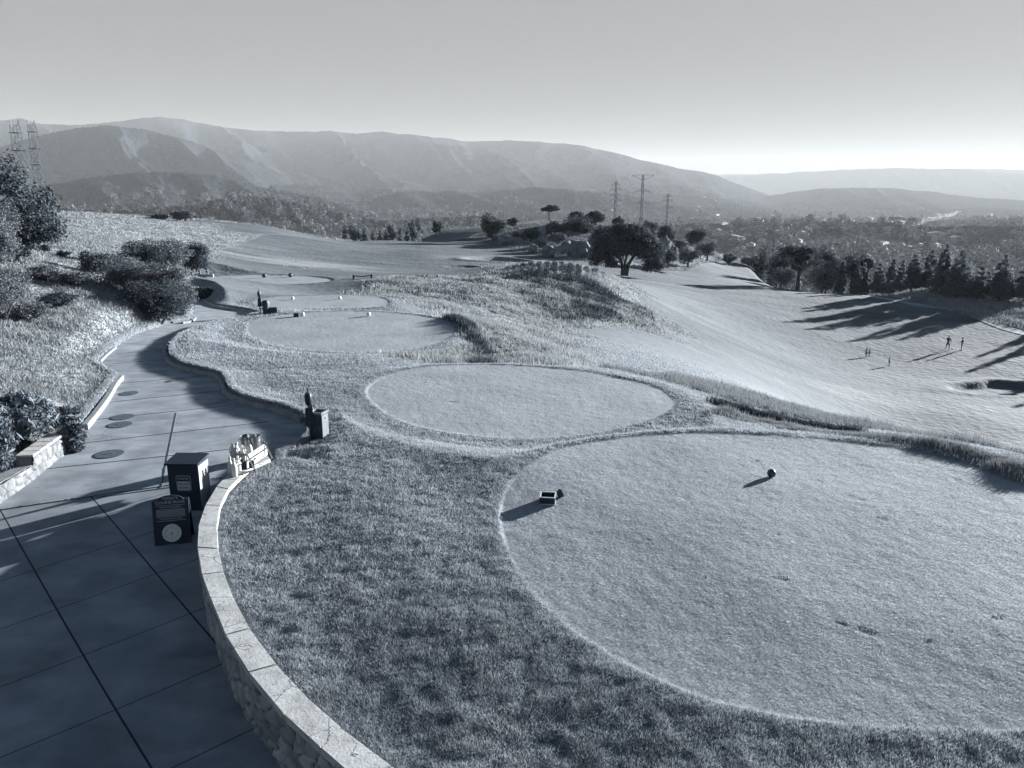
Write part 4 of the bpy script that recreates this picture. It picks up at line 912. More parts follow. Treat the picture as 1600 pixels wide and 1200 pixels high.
# starter podium
def face_rz(p, extra=0): return math.atan2(-p.x, p.y)*-1*0 + extra
pb_ = Uc(300, 790); mpp = m_per_px(296, pb_.y, 0)
pod = thing('starter_podium', 'dark starter podium cabinet with sloping top and small welcome sign', 'podium', pb_, math.radians(-1))
w_, d_, h_ = .57, .44, .90
b = MB(); b.prism([(-w_/2, 0), (w_/2, 0), (w_/2, h_), (-w_/2, h_)], -d_/2, d_/2); b.build('cabinet', MT['navy'], pod, bevel=.006)
b = MB(); b.add([(-w_/2-.03, -d_/2-.05, h_+.001), (w_/2+.03, -d_/2-.05, h_+.001), (w_/2+.03, d_/2+.04, h_+.04), (-w_/2-.03, d_/2+.04, h_+.04), (-w_/2-.03, -d_/2-.05, h_+.035), (w_/2+.03, -d_/2-.05, h_+.035), (w_/2+.03, d_/2+.04, h_+.075), (-w_/2-.03, d_/2+.04, h_+.075)],
   [(3, 2, 1, 0), (4, 5, 6, 7), (0, 1, 5, 4), (1, 2, 6, 5), (2, 3, 7, 6), (3, 0, 4, 7)]); b.build('top', MT['black'], pod, bevel=.004)
b = MB()
for k in range(5): b.box((w_/2+.006, -d_/2+d_*(k+.5)/5, h_/2), (.012, d_/5-.012, h_-.06))
b.build('slatted_side_panel', M('pale_slats', (.22, .23, .24), (.30, .31, .315), 6, .7), pod)
sg = MB(); rr0 = .03; sw, sh_ = .27, .30
def rrect(w, h, r, n=5): return [(sx*(w/2-r)+r*math.cos(a), sz*(h/2-r)+r*math.sin(a)) for sx, sz, a0 in ((1, 1, 0), (-1, 1, HP), (-1, -1, 2*HP), (1, -1, 3*HP)) for a in [a0+HP*k/n for k in range(n+1)]]
yf = -d_/2; zc_ = h_*.60
sb = MB().prism([(a, b_+zc_) for a, b_ in rrect(.27, .30, .035)], yf-.012, yf-.001).build('sign', MT['ink'], pod)
MB().prism([(a, b_+zc_) for a, b_ in rrect(.255, .285, .03)], yf-.015, yf-.012).build('sign_panel', MT['navy'], sb)
MB().prism([(a, b_+zc_-.045) for a, b_ in rrect(.235, .175, .02)], yf-.018, yf-.015).build('welcome_panel', MT['ink'], sb)
text('STARTER', .055, MT['ink'], sb, (0, yf-.018, zc_+.095), (HP, 0, 0), sx=.95)
text('WELCOME', .046, MT['navy'], sb, (0, yf-.021, zc_-.01), (HP, 0, 0), sx=.9)
text('GOLFERS', .046, MT['navy'], sb, (0, yf-.021, zc_-.08), (HP, 0, 0), sx=.95)
# rules board (A-frame)
pc = Uc(271, 850); hb_ = .86; wb_ = .585
brd = thing('rules_board', 'dark A-frame board with course rules lettering and a round clock', 'sign board', pc, math.radians(13))
tl = math.radians(9)
fm = Matrix.Rotation(-tl, 4, 'X')
prof = [(-wb_/2, 0), (wb_/2, 0), (wb_/2, hb_*.9), (wb_/2-.07, hb_*.9)]+[(.2*math.cos(a)*1.05, hb_*.9+.085*math.sin(a)) for a in [math.pi*k/10 for k in range(1, 10)]]+[(-wb_/2+.07, hb_*.9), (-wb_/2, hb_*.9)]
fr = MB().prism(prof, -.014, .014, fm).build('front_panel', MT['navy'], brd)
MB().prism([(-wb_/2, 0), (wb_/2, 0), (wb_/2, hb_*.9), (-wb_/2, hb_*.9)], -.012, .012, Matrix.Translation((0, .30, 0)) @ Matrix.Rotation(tl, 4, 'X')).build('back_panel', MT['navy'], brd)
for s_ in (-1, 1): MB().tube([(s_*(wb_/2-.02), .03, .3), (s_*(wb_/2-.02), .27, .3)], .008).build('stay', MT['dark'], brd)
brt = bpy.data.objects.new('lettering_panel', None)
def onb(x, z, d=-.0155): return fm @ Vector((x, d, z))
rt = (HP-tl, 0, 0)
text("TODAY'S", .068, MT['ink'], fr, onb(0, hb_*.935), rt, sx=.9); text('COURSE RULES', .068, MT['ink'], fr, onb(0, hb_*.855), rt, sx=1.0)
def bar(x, z, w, h, mat, nm, d=.003): return MB().box((x, -.0155, z), (w, d, h), fm).build(nm, mat, fr)
for z in (.795, .715, .565, .485): bar(0, hb_*z, .46, .006, MT['ink'], 'rule_line')
text('USE THE FLAG SYSTEM', .034, MT['ink'], fr, onb(0, hb_*.755), rt); text('PLEASE REPAIR BALL MARKS', .030, MT['ink'], fr, onb(0, hb_*.525), rt)
bar(0, hb_*.64, .46, .085, MT['plaque'], 'plaque', .004)
for z in (.64-.052, .64+.052): bar(0, hb_*z, .46, .004, MT['ink'], 'plaque_edge', .006)
ck = Matrix.Translation(onb(0.0, .205, -.014)) @ Matrix.Rotation(HP-tl, 4, 'X')
rim = MB().lathe([(.135, 0), (.155, .004), (.155, .03), (.148, .038), (.132, .036), (.128, .018)], 40, mtx=ck).build('clock', MT['white'], fr, smooth=True)
rim.data.materials[0] = M('clock_rim', (.62, .63, .63), None, rough=.4)
MB().lathe([(.129, .002), (.129, .016), (0, .0161)], 40, mtx=ck).build('dial', MT['clockface'], rim)
for k in range(12):
    a = math.radians(30*(k+1)); text(str(k+1), .04, MT['navy'], rim, ck @ Vector((math.sin(a)*.1, math.cos(a)*.1, .0175)), rt, 'numeral', ext=.0008)
def hand(ang, ln, w, nm): 
    MB().box((0, ln/2-.015, .0205), (w, ln, .002), ck @ Matrix.Rotation(-ang, 4, 'Z')).build(nm, MT['navy'], rim)
hand(math.radians(234), .07, .010, 'hour_hand'); hand(math.radians(182), .095, .007, 'minute_hand')
# things on the wall end ------------------------------------------------
def wtop(px, py): p = U(px, py, ZC+.005); return p
def jug(label, px, py, h, rz):
    p = wtop(px, py); t = thing('jug', label, 'jug', p, rz, 'white jugs on the wall end'); r = h*.155
    MB().lathe([(r*.92, 0), (r, .01), (r, h*.52), (r*.85, h*.62), (r*.42, h*.8), (r*.42, h*.93)], 18).build('body', MT['white'], t, smooth=True)
    MB().lathe([(r*.5, h*.93), (r*.5, h*1.0), (r*.2, h*1.01)], 14).build('cap', MT['white'], t, smooth=True)
    MB().tube([(0, -r*.35, h*.86), (0, -r*1.15, h*.80), (0, -r*1.35, h*.62), (0, -r*.9, h*.5)], h*.028, 8).build('handle', MT['white'], t, smooth=True)
for (lb, px, py, h, rz) in [('white jug at the near left corner of the wall-end group', 361, 740, .34, .5), ('white jug nearest the camera at the front of the group', 367, 744, .36, 2.2), ('white jug at the front right beside the crate', 373, 740, .36, 1.2),
    ('tall white jug at the back left of the group', 366, 722, .40, -.6), ('white jug behind the front right one', 372, 722, .42, .3), ('squat white jug in the middle by the dark crate', 380, 719, .32, 1.8),
    ('white jug left of the steel buckets', 386, 713, .35, .9), ('white jug just in front of the steel buckets', 391, 713, .36, 2.6)]: jug(lb, px, py, h, rz)
def bucket(label, px, py, h, r):
    p = wtop(px, py); t = thing('bucket', label, 'bucket', p, .4, 'steel buckets on the wall end')
    MB().lathe([(r*.80, 0), (r*.83, .012), (r*.97, h*.78), (r*.97, h*.80), (r*1.0, h*.985), (r*1.05, h), (r*1.05, h*1.012), (r*.97, h*1.005), (r*.93, h*.8), (r*.78, .02), (0, .02)], 28).build('body', MT['steel'], t, smooth=True)
    MB().lathe([(r*1.0, h*.76), (r*1.035, h*.77), (r*1.035, h*.80), (r*1.0, h*.81)], 28).build('band', MT['steel'], t, smooth=True)
    for s_ in (-1, 1): MB().tube([(s_*r*1.0, 0, h*.86), (s_*r*1.14, 0, h*.86), (s_*r*1.16, .0, h*.80)], .008).build('lug', MT['steel'], t, smooth=True)
bucket('steel bucket nearer the barricade, with a side lug', 399, 709, .39, .125); bucket('steel bucket half hidden behind the other one', 387, 707, .37, .125)
cr = wtop(383, 731); t = thing('crate', 'small dark open crate wedged between the jugs and the barricade boards', 'crate', cr, math.radians(40))
b = MB(); 
for c, d in (((0, .1, .07), (.3, .012, .14)), ((0, -.1, .07), (.3, .012, .14)), ((.144, 0, .07), (.012, .188, .14)), ((-.144, 0, .07), (.012, .188, .14)), ((0, 0, .008), (.276, .188, .012))): b.box(c, d)
b.build('shell', MT['black'], t); MB().box((0, -.108, .10), (.10, .004, .025)).build('grip', MT['dark'], t)
p = U(380, 738, ZC+.03); t = thing('jug', 'white jug lying on its side at the foot of the dark crate', 'jug', p, math.radians(25), 'white jugs on the wall end')
MB().lathe([(.035, -.14), (.04, -.13), (.04, .05), (.02, .10), (.02, .13)], 14, mtx=Matrix.Rotation(HP, 4, 'Y')).build('body', MT['white'], t, smooth=True)
MB().lathe([(.024, .13), (.024, .15), (0, .15)], 12, mtx=Matrix.Rotation(HP, 4, 'Y')).build('cap', MT['white'], t)
# barricade boards standing on the inner edge
a_ = U(384, 736, ZC); c_ = U(416, 714, ZC); dv = (c_-a_); ln = dv.length; ang = math.atan2(dv.y, dv.x)
t = thing('barricade', 'white wooden barricade with long boards leaning at the end of the wall', 'barricade', a_, ang)
for z0_, z1_, x0_ in ((.03, .17, 0), (.20, .30, -.06)):
    MB().box(((x0_+ln)/2+.05, 0, (z0_+z1_)/2), (ln-x0_*.5, .022, z1_-z0_)).build('board', MT['paint'], t, bevel=.003)
MB().box((ln*.42, -.013, .13), (.09, .004, .035)).build('hand_slot', MT['black'], t)
for sx_ in (.08, ln-.02):
    for dy_, nm in ((-.14, 'leg'), (.16, 'leg')):
        MB().tube([(sx_, 0, .35), (sx_+.01, dy_, -.02 if sx_ > .5 else .006)], .018, 4).build(nm, MT['paint'], t)
# ball washers and bins ------------------------------------------------
def washer(px, py, label, rz, sc=1.0):
    p = on_ground(px, py); t = thing('ball_washer', label, 'ball washer', p, rz, 'ball washer posts'); t.scale = (sc, sc, sc)
    MB().tube([(0, 0, -.2), (0, 0, .98)], .028, 10).build('post', MT['dark'], t, smooth=True)
    MB().lathe([(.05, .93), (.075, .96), (.085, 1.05), (.085, 1.18), (.06, 1.22), (.02, 1.24)], 16).build('washer_body', MT['black'], t, smooth=True)
    MB().lathe([(.05, 1.225), (.055, 1.245), (.02, 1.27)], 12).build('lid', MT['steel'], t, smooth=True)
    MB().tube([(0, 0, 1.22), (0, 0, 1.31)], .008).lathe([(.02, 1.30), (.026, 1.325), (0, 1.35)], 10).build('plunger', MT['black'], t, smooth=True)
    MB().box((0, .0, .62), (.22, .05, .46), taper=.78).build('towel_panel', MT['black'], t, bevel=.012)
    MB().box((.06, .02, .86), (.05, .07, .16)).build('bracket', MT['dark'], t, bevel=.008)
    return t
washer(486, 690, 'dark ball washer on a post at the grass edge beside the square bin', math.radians(10), .93)
washer(407, 491, 'dark ball washer on a post at the far bend of the path', 0, .98)
p = on_ground(496, 687); t = thing('litter_bin', 'square litter bin with pale side panel and open lid beside the near ball washer', 'bin', (p.x+.04, p.y+.12, p.z-.03), math.radians(-18))
MB().box((0, 0, .34), (.30, .30, .60)).build('body', MT['bin'], t, bevel=.012); MB().box((.153, 0, .34), (.006, .26, .54)).build('side_panel', MT['binpanel'], t)
MB().box((.157, .0, .52), (.006, .05, .04)).build('badge', MT['dark'], t)
b = MB()
for c, d in (((0, .15, .66), (.34, .04, .05)), ((0, -.15, .66), (.34, .04, .05)), ((.15, 0, .66), (.04, .26, .05)), ((-.15, 0, .66), (.04, .26, .05))): b.box(c, d)
b.build('rim', MT['kerb'], t, bevel=.006)
p = on_ground(416, 490); t = thing('litter_bin', 'round topped dark bin beside the far ball washer', 'bin', p, 0)
MB().lathe([(.16, 0), (.17, .02), (.17, .42), (.20, .43), (.20, .60), (.14, .70), (0, .73)], 18).build('body', MT['bin'], t, smooth=True); MB().box((.19, 0, .56), (.03, .12, .07)).build('flap', MT['steel'], t)
p = on_ground(421, 490); t = thing('cooler_box', 'long low dark box on the grass next to the round topped bin', 'box', (p.x+.1, p.y, p.z), .1)
MB().box((.1, 0, .13), (.50, .28, .26)).build('body', MT['bin'], t, bevel=.03); MB().box((.1, 0, .285), (.52, .30, .05)).build('lid', MT['dark'], t, bevel=.02)
# tee furniture ------------------------------------------------
def tee_z(px, py, i):
    q = U(px, py, TP[i][0]-.012); return Vector((q.x, q.y, gz(q.x, q.y)))
def marker(label, px, py, i, r, mat, cut=False):
    p = tee_z(px, py, i); t = thing('tee_marker', label, 'tee marker', p, 0, 'tee markers')
    pr = [(r*math.sin(a)*1.0, r*.92-r*math.cos(a)) for a in [math.pi*k/14 for k in range(1, 14)]]
    MB().lathe([(0.0005, -.06*r)]+pr+[(0.0005, r*1.92)], 22).build('ball', MT[mat], t, smooth=True)
    MB().lathe([(.008, -.08), (.008, .02)], 8).build('spike', MT['steel'], t); return t
marker('dark round tee marker alone on the right half of the nearest tee', 1205, 746, 0, .082, 'ball')
p = tee_z(876, 774, 0); t = thing('tee_marker', 'dark cup-shaped tee marker lying behind the divot box', 'tee marker', (p.x, p.y, p.z+.07), 0, 'tee markers')
mm = Matrix.Rotation(math.radians(68), 4, Vector((-.4, 1, 0))) 
MB().lathe([(.0005, -.075), (.04, -.066), (.065, -.04), (.078, 0), (.078, .02)], 22, mtx=mm).build('ball', MT['ball'], t, smooth=True)
MB().lathe([(.078, .02), (.066, .024), (.064, .012), (0.0005, .012)], 22, mtx=mm).build('rim', MT['binpanel'], t, smooth=True)
p = tee_z(856, 781, 0); t = thing('divot_box', 'small square dark box with white rim and open top on the nearest tee', 'box', p, math.radians(-8))
s_, hh_ = .265, .125
b = MB()
for c, d in (((0, s_/2-.008, hh_/2), (s_, .016, hh_)), ((0, -s_/2+.008, hh_/2), (s_, .016, hh_)), ((s_/2-.008, 0, hh_/2), (.016, s_-.032, hh_)), ((-s_/2+.008, 0, hh_/2), (.016, s_-.032, hh_)), ((0, 0, .02), (s_-.032, s_-.032, .02))): b.box(c, d)
b.build('shell', MT['navy'], t)
def ring(z, hgt, e): 
    b = MB()
    for c, d in (((0, s_/2+e-.010, z), (s_+2*e, .022, hgt)), ((0, -s_/2-e+.010, z), (s_+2*e, .022, hgt)), ((s_/2+e-.010, 0, z), (.022, s_+2*e-.044, hgt)), ((-s_/2-e+.010, 0, z), (.022, s_+2*e-.044, hgt))): b.box(c, d)
    return b
ring(hh_+.006, .012, .004).build('rim', MT['white'], t); ring(.007, .014, .004).build('base_trim', MT['white'], t)
MB().lathe([(.0, .031), (.07, .045), (.1, .032)], 12).build('sand', MT['joint'], t)
for (lb, px, py, i, r, mt) in [('white tee marker on the left side of the third tee', 473, 494, 2, .115, 'ballw'), ('white tee marker in the middle of the third tee', 576, 494, 2, .115, 'ballw'),
    ('left white marker on the fourth tee', 457, 468, 3, .11, 'ballw'), ('right white marker on the fourth tee', 531, 467.5, 3, .11, 'ballw'), ('left dark marker on the farthest tee', 413, 433.5, 4, .2, 'ball'), ('right dark marker on the farthest tee', 454, 433, 4, .2, 'ball')]: marker(lb, px, py, i, r, mt)
p = tee_z(464, 495, 2); t = thing('divot_box', 'small dark divot box beside the left marker on the third tee', 'box', p, 0)
MB().box((0, 0, .09), (.30, .28, .18), taper=.9).build('shell', MT['navy'], t, bevel=.02); MB().box((0, 0, .188), (.26, .24, .016)).build('lid', MT['dark'], t)
# rope posts and white posts
def post(label, px, ybase, ytop, Yd, w, mat, group=None):
    p = on_ground(px, ybase, Yd); h = U(px, ytop, Y=p.y).z-p.z; t = thing('marker_post', label, 'post', p, 0, group)
    MB().box((0, 0, h/2-.1), (w, w*.8, h+.2), taper=.9).build('shaft', MT[mat], t, bevel=w*.1); MB().box((0, 0, h+.012), (w*.8, w*.65, .03)).build('cap', MT[mat], t); return p, h
post('white upright marker post at the edge of the mound', 683, 436, 429.5, 88, .28, 'paint')
t = None
p0 = on_ground(553, 436, 95); p1 = on_ground(581, 435, 95); hh_ = U(553, 431, Y=p0.y).z-p0.z+.05
t = thing('rope_barrier', 'low dark rail between two short posts behind the far tees', 'barrier', p0)
for q in (p0, p1): MB().box((q.x-p0.x, q.y-p0.y, q.z-p0.z+hh_/2), (.2, .2, hh_+.1), taper=.9).build('post', MT['dark'], t, bevel=.02)
MB().tube([(0, 0, hh_*.8), ((p1.x-p0.x)/2, (p1.y-p0.y)/2, hh_*.62+(p1.z-p0.z)/2), (p1.x-p0.x, p1.y-p0.y, hh_*.8+p1.z-p0.z)], .05, 6).build('rail', MT['dark'], t)
p0 = on_ground(757, 418, 130); t = thing('bench', 'tiny white bench on the far fairway beside the small bunker', 'bench', p0)
MB().box((0, 0, .42), (1.0, .35, .06)).build('seat', MT['paint'], t)
for s in (-.42, .42): MB().box((s, 0, .17), (.08, .3, .44)).build('leg', MT['paint'], t)
p0 = on_ground(300, 431, 80); p1 = on_ground(324, 431, 80); t = thing('rail_fence', 'low rail fence with one square end post at the right end of the thicket', 'fence', p1); hh_ = .5
for k in range(3):
    q = p1.lerp(p0, k/2)-p1; MB().box((q.x, q.y, hh_/2), (.16, .16, hh_+.1), taper=.95).build('post', MT['dark'], t)
for z in (.42, .2): 
    q = p0-p1; MB().tube([(q.x, q.y, z), (0, 0, z)], .045, 6).build('rail', MT['dark'], t)
p0 = on_ground(318, 433, 78); t = thing('low_kerb_block', 'thin white plank on the grass below the rail fence', 'plank', p0); MB().box((0, 0, .1), (1.5, .2, .2)).build('plank', MT['paint'], t, bevel=.02)
# boulders
def rock(label, px, ybase, ytop, wpx, Yd, seed, sq=1.0):
    p = U(px, ybase, Y=Yd); g_ = gz(p.x, p.y); p.z = min(p.z, g_); mp = m_per_px(px, Yd, p.z); h = U(px, ytop, Y=Yd).z-p.z; w = wpx*mp
    bm = bmesh.new(); bmesh.ops.create_icosphere(bm, subdivisions=4, radius=1); v = np.array([q.co[:] for q in bm.verts]); f_ = np.array([[q.index for q in k.verts] for k in bm.faces]); bm.free()
    v = np.sign(v)*np.abs(v)**.72; v /= np.abs(v).max(0)
    n1 = fbm(v[:, 0]*1.5+seed, v[:, 2]*1.5+v[:, 1], 4, seed); n2 = cell(v[:, 0]*1.6+seed, v[:, 2]*1.3+v[:, 1]*.8, seed)[0]
    n3 = fbm(v[:, 0]*5+seed, v[:, 2]*5+v[:, 1]*4, 3, seed+3); v = v*(1+.30*n1-.28*n2+.08*n3)[:, None]; v = v*np.array([w/2, w/2*.8, h*.62]); v[:, 2] += h*.40
    o = mesh_from('boulder', v, f_, MT['rock'], smooth=True); o.location = p; tag(o, label, 'boulder', 'granite boulders of the knoll'); return o
for i, a in enumerate([('large block-shaped boulder in the middle of the knoll',905,398,375,36,168),('pale boulder just left of the largest one',884,392,376,18,172),('rounded boulder right of the largest one',926,400,384,16,166),
    ('low flat boulder left of the green apron',856,393,383,22,166),('small low rock at the foot of the middle bushes',833,389,381,16,172),('two-humped pale rock at the base of the lone round tree',788,380,369,26,192),
    ('tall upright rock face right of the big oak',1037,408,367,22,186),('slender rock leaning on the tall rock face',1052,408,384,14,184),('low rock by the bush at the right of the tall rock',1020,416,400,20,176),('rounded pale rock between the trees on the knoll',806,378,362,14,205)]): rock(*a, 500+i)
# ------------------------------------------------------------------ right cart path (far)
def ribbon(pts, w, name, label, mat):
    P_ = catmull([tuple(on_ground(a, b, c)) for a, b, c in pts], False, 14); V = []; Fc = []
    for i, p in enumerate(P_):
        d = P_[min(i+1, len(P_)-1)]-P_[max(i-1, 0)]; d = d[:2]/np.hypot(*d[:2]); n = np.array([-d[1], d[0]])
        for k in (-.5, -.17, .17, .5): q = p[:2]+n*w*k; V.append((q[0], q[1], gz(q[0], q[1])+.05))
        if i:
            for k in range(3): Fc.append((4*i-4+k, 4*i-3+k, 4*i+1+k, 4*i+k))
    o = mesh_from(name, V, np.array(Fc), mat, smooth=True); tag(o, kind='structure', label=label); return o
ribbon([(1232,432,165),(1262,452,148),(1300,456,140),(1345,457,134),(1390,468,127),(1440,478,123),(1490,484,120),(1520,492,117),(1545,503,112),(1575,515,107),(1625,528,101)], 2.2, 'cart_path', 'distant cart path along the right side of the fairway', MT['concrete'])
# ------------------------------------------------------------------ people
def skinned(name, J, E, Rd, mat, parent, sub=1):
    me = bpy.data.meshes.new('t'); me.from_pydata(J, E, []); bm = bmesh.new(); bm.from_mesh(me); ly = bm.verts.layers.skin.verify()
    for i, v in enumerate(bm.verts): v[ly].radius = (Rd[i], Rd[i]); v[ly].use_root = (i == 0)
    bm.to_mesh(me); bm.free(); o = bpy.data.objects.new('t', me); LINK(o)
    s = o.modifiers.new('s', 'SKIN'); s.use_smooth_shade = True
    q = o.modifiers.new('u', 'SUBSURF'); q.levels = sub; q.render_levels = sub
    dg = bpy.context.evaluated_depsgraph_get(); m2 = bpy.data.meshes.new_from_object(o.evaluated_get(dg)); bpy.data.objects.remove(o); m2.name = name
    m2.materials.clear(); m2.materials.append(mat)
    n = bpy.data.objects.new(name, m2); LINK(n); n.parent = parent; return n
def person(label, loc, h, rz, arms, legs, top, bottom, cap, skirt=False):
    """arms: per side (elbow, wrist) and legs: per side (knee, ankle) in units of body height"""
    t = thing('person', label, 'person', loc, rz, 'golfers on the fairway'); k = h
    J = [(0, 0, .52), (0, 0, .60), (0, 0, .70), (0, .0, .80), (0, 0, .845), (0, .01, .875), (0, .015, .93), (0, .01, .975)]
    Rr = [.075, .068, .078, .072, .034, .036, .052, .036]; E = [(0, 1), (1, 2), (2, 3), (3, 4), (4, 5), (5, 6), (6, 7)]
    def add(p, r, par): J.append(tuple(p)); Rr.append(r); E.append((par, len(J)-1)); return len(J)-1
    hands = []
    for s, (el, wr) in zip((-1, 1), arms):
        a = add((s*.10, 0, .80), .04, 3); e = add(el, .026, a); w = add(wr, .017, e)
        d = (Vector(wr)-Vector(el)).normalized(); pm = add(Vector(wr)+d*.035, .018, w)
        sdv = d.cross(Vector((0, 0, 1))); sdv = sdv.normalized() if sdv.length > .1 else Vector((1, 0, 0))
        for q, ln_ in ((-1.5, .036), (-.5, .044), (.5, .042), (1.5, .034)):
            f0 = add(Vector(wr)+d*.05+sdv*q*.011, .0056, pm); f1 = add(Vector(J[f0])+d*ln_*.5+Vector((0, 0, -.004)), .005, f0); add(Vector(J[f1])+d*ln_*.4+Vector((0, .004, -.01)), .0042, f1)
        th = add(Vector(wr)+d*.022+sdv*.024, .006, pm); add(Vector(J[th])+d*.02+sdv*.01, .005, th)
    for s, (kn, an) in zip((-1, 1), legs):
        a = add((s*.055, 0, .48), .058, 0); q = add(kn, .038, a); n = add(an, .022, q); add((an[0]+s*.01, an[1]+.075, .018), .02, n)
    Jk = [tuple(Vector(j)*k) for j in J]; Rk = [r*k for r in Rr]
    skinned('body', Jk, E, Rk, MT['skin'], t)
    b = MB(); b.lathe([(.012*k, .885*k), (.012*k, .885*k)], 4)
    # face: nose, eyes, ears as small forms on the head
    f = MB(); f.lathe([(0.001, -.014*k), (.008*k, -.008*k), (.004*k, .012*k), (.001, .014*k)], 6, c=(0, .062*k, .925*k)); f.box((0, .060*k, .903*k), (.022*k, .008*k, .005*k))
    for s in (-1, 1): f.lathe([(.001, -.014*k), (.009*k, 0), (.001, .014*k)], 6, c=(s*.052*k, .01*k, .925*k))
    f.build('face', MT['skin'], t)
    g = MB()
    for s in (-1, 1): g.lathe([(.001, -.005*k), (.006*k, 0), (.001, .005*k)], 6, c=(s*.02*k, .058*k, .938*k))
    g.build('eyes', MT['hair'], t)
    hc = MB().lathe([(.057*k, .935*k), (.060*k, .96*k), (.05*k, .99*k), (.028*k, 1.008*k), (.001, 1.012*k)], 14)
    if cap: hc.box((0, .075*k, .953*k), (.075*k, .06*k, .008*k))
    hc.build('cap' if cap else 'hair', MT[cap or 'hair'], t, smooth=True)
    # shirt and trousers
    T = [(0, 0, .50), (0, 0, .60), (0, 0, .71), (0, 0, .80), (0, 0, .835)]; TR = [.084, .078, .088, .080, .045]; TE = [(0, 1), (1, 2), (2, 3), (3, 4)]
    for s, (el, wr) in zip((-1, 1), arms):
        T.append((s*.105, 0, .80)); TR.append(.047); TE.append((3, len(T)-1)); T.append(tuple(Vector((s*.10, 0, .80)).lerp(Vector(el), .85))); TR.append(.035); TE.append((len(T)-2, len(T)-1))
    skinned('shirt', [tuple(Vector(j)*k) for j in T], TE, [r*k for r in TR], MT[top], t)
    if skirt: MB().lathe([(.07*k, .57*k), (.088*k, .52*k), (.12*k, .34*k), (.105*k, .34*k)], 14).build('skirt', MT[bottom], t, smooth=True)
    else:
        T = [(0, 0, .55), (0, 0, .50)]; TR = [.080, .084]; TE = [(0, 1)]
        for s, (kn, an) in zip((-1, 1), legs):
            T.append((s*.058, 0, .46)); TR.append(.066); TE.append((1, len(T)-1)); T.append(tuple(Vector(kn))); TR.append(.050); TE.append((len(T)-2, len(T)-1))
        skinned('shorts', [tuple(Vector(j)*k) for j in T], TE, [r*k for r in TR], MT[bottom], t)
    for s, (kn, an) in zip((-1, 1), legs):
        MB().box(((an[0]+s*.005)*k, (an[1]+.032)*k, .016*k), (.042*k, .13*k, .032*k)).build('shoe', MT['cloth_light'], t, bevel=.008)
    return t
DN = ((-.13, .01, .66), (-.14, .05, .54)); DNR = ((.13, .01, .66), (.14, .05, .54))
ST = [((-.06, .01, .27), (-.065, 0, .045)), ((.06, .01, .27), (.065, 0, .045))]
WD = [((-.10, .02, .27), (-.14, -.01, .045)), ((.10, .02, .27), (.12, 0, .045))]
WK = [((-.05, .08, .27), (-.05, .06, .05)), ((.05, .0, .27), (.05, -.12, .06))]
def place(px, py, Yd): return on_ground(px, py, Yd)
p = place(1480, 547, 92); hp = 22*m_per_px(1480, p.y, p.z)/math.cos(.2)
person('golfer in dark shirt and shorts addressing the ball, standing in the open light', p, min(hp, 1.85), math.radians(-60), [((-.05, .16, .68), (.0, .22, .56)), ((.16, .10, .70), (.03, .22, .57))], WD, 'cloth_dark', 'cloth_mid', 'cloth_light')
gp = Vector(p)
t = thing('golf_club', 'long golf club held down to the ball by the golfer in dark shorts', 'golf club', p, math.radians(-60))
MB().tube([(.03, .40, 1.02), (.1, .95, .05)], .012, 6).build('shaft', MT['steel'], t); MB().box((.13, .98, .035), (.11, .05, .05)).build('head', MT['steel'], t, bevel=.01)
p = place(1502, 548, 92); person('golfer in dark shirt and pale shorts standing in the tree shadow', p, 1.72, math.radians(60), [DN, ((.13, .05, .68), (.06, .14, .60))], WD, 'cloth_dark', 'cloth_light', 'cloth_dark')
p = place(1353, 559, 90); person('person in pale top and skirt at the left of the standing pair', p, 1.22, math.radians(160), [DN, DNR], ST, 'cloth_light', 'cloth_mid', None, True)
p = place(1358, 558, 90.5); person('shorter person behind the right shoulder of the pair', p, 1.05, math.radians(120), [DN, ((.12, .08, .68), (.05, .14, .62))], ST, 'cloth_light', 'cloth_mid', 'cloth_dark', False)
p = place(1389, 573, 88); person('person walking alone on the fairway with one arm out', p, 1.16, math.radians(100), [((-.15, .06, .73), (-.26, .12, .72)), DNR], WK, 'cloth_light', 'cloth_mid', 'cloth_light')
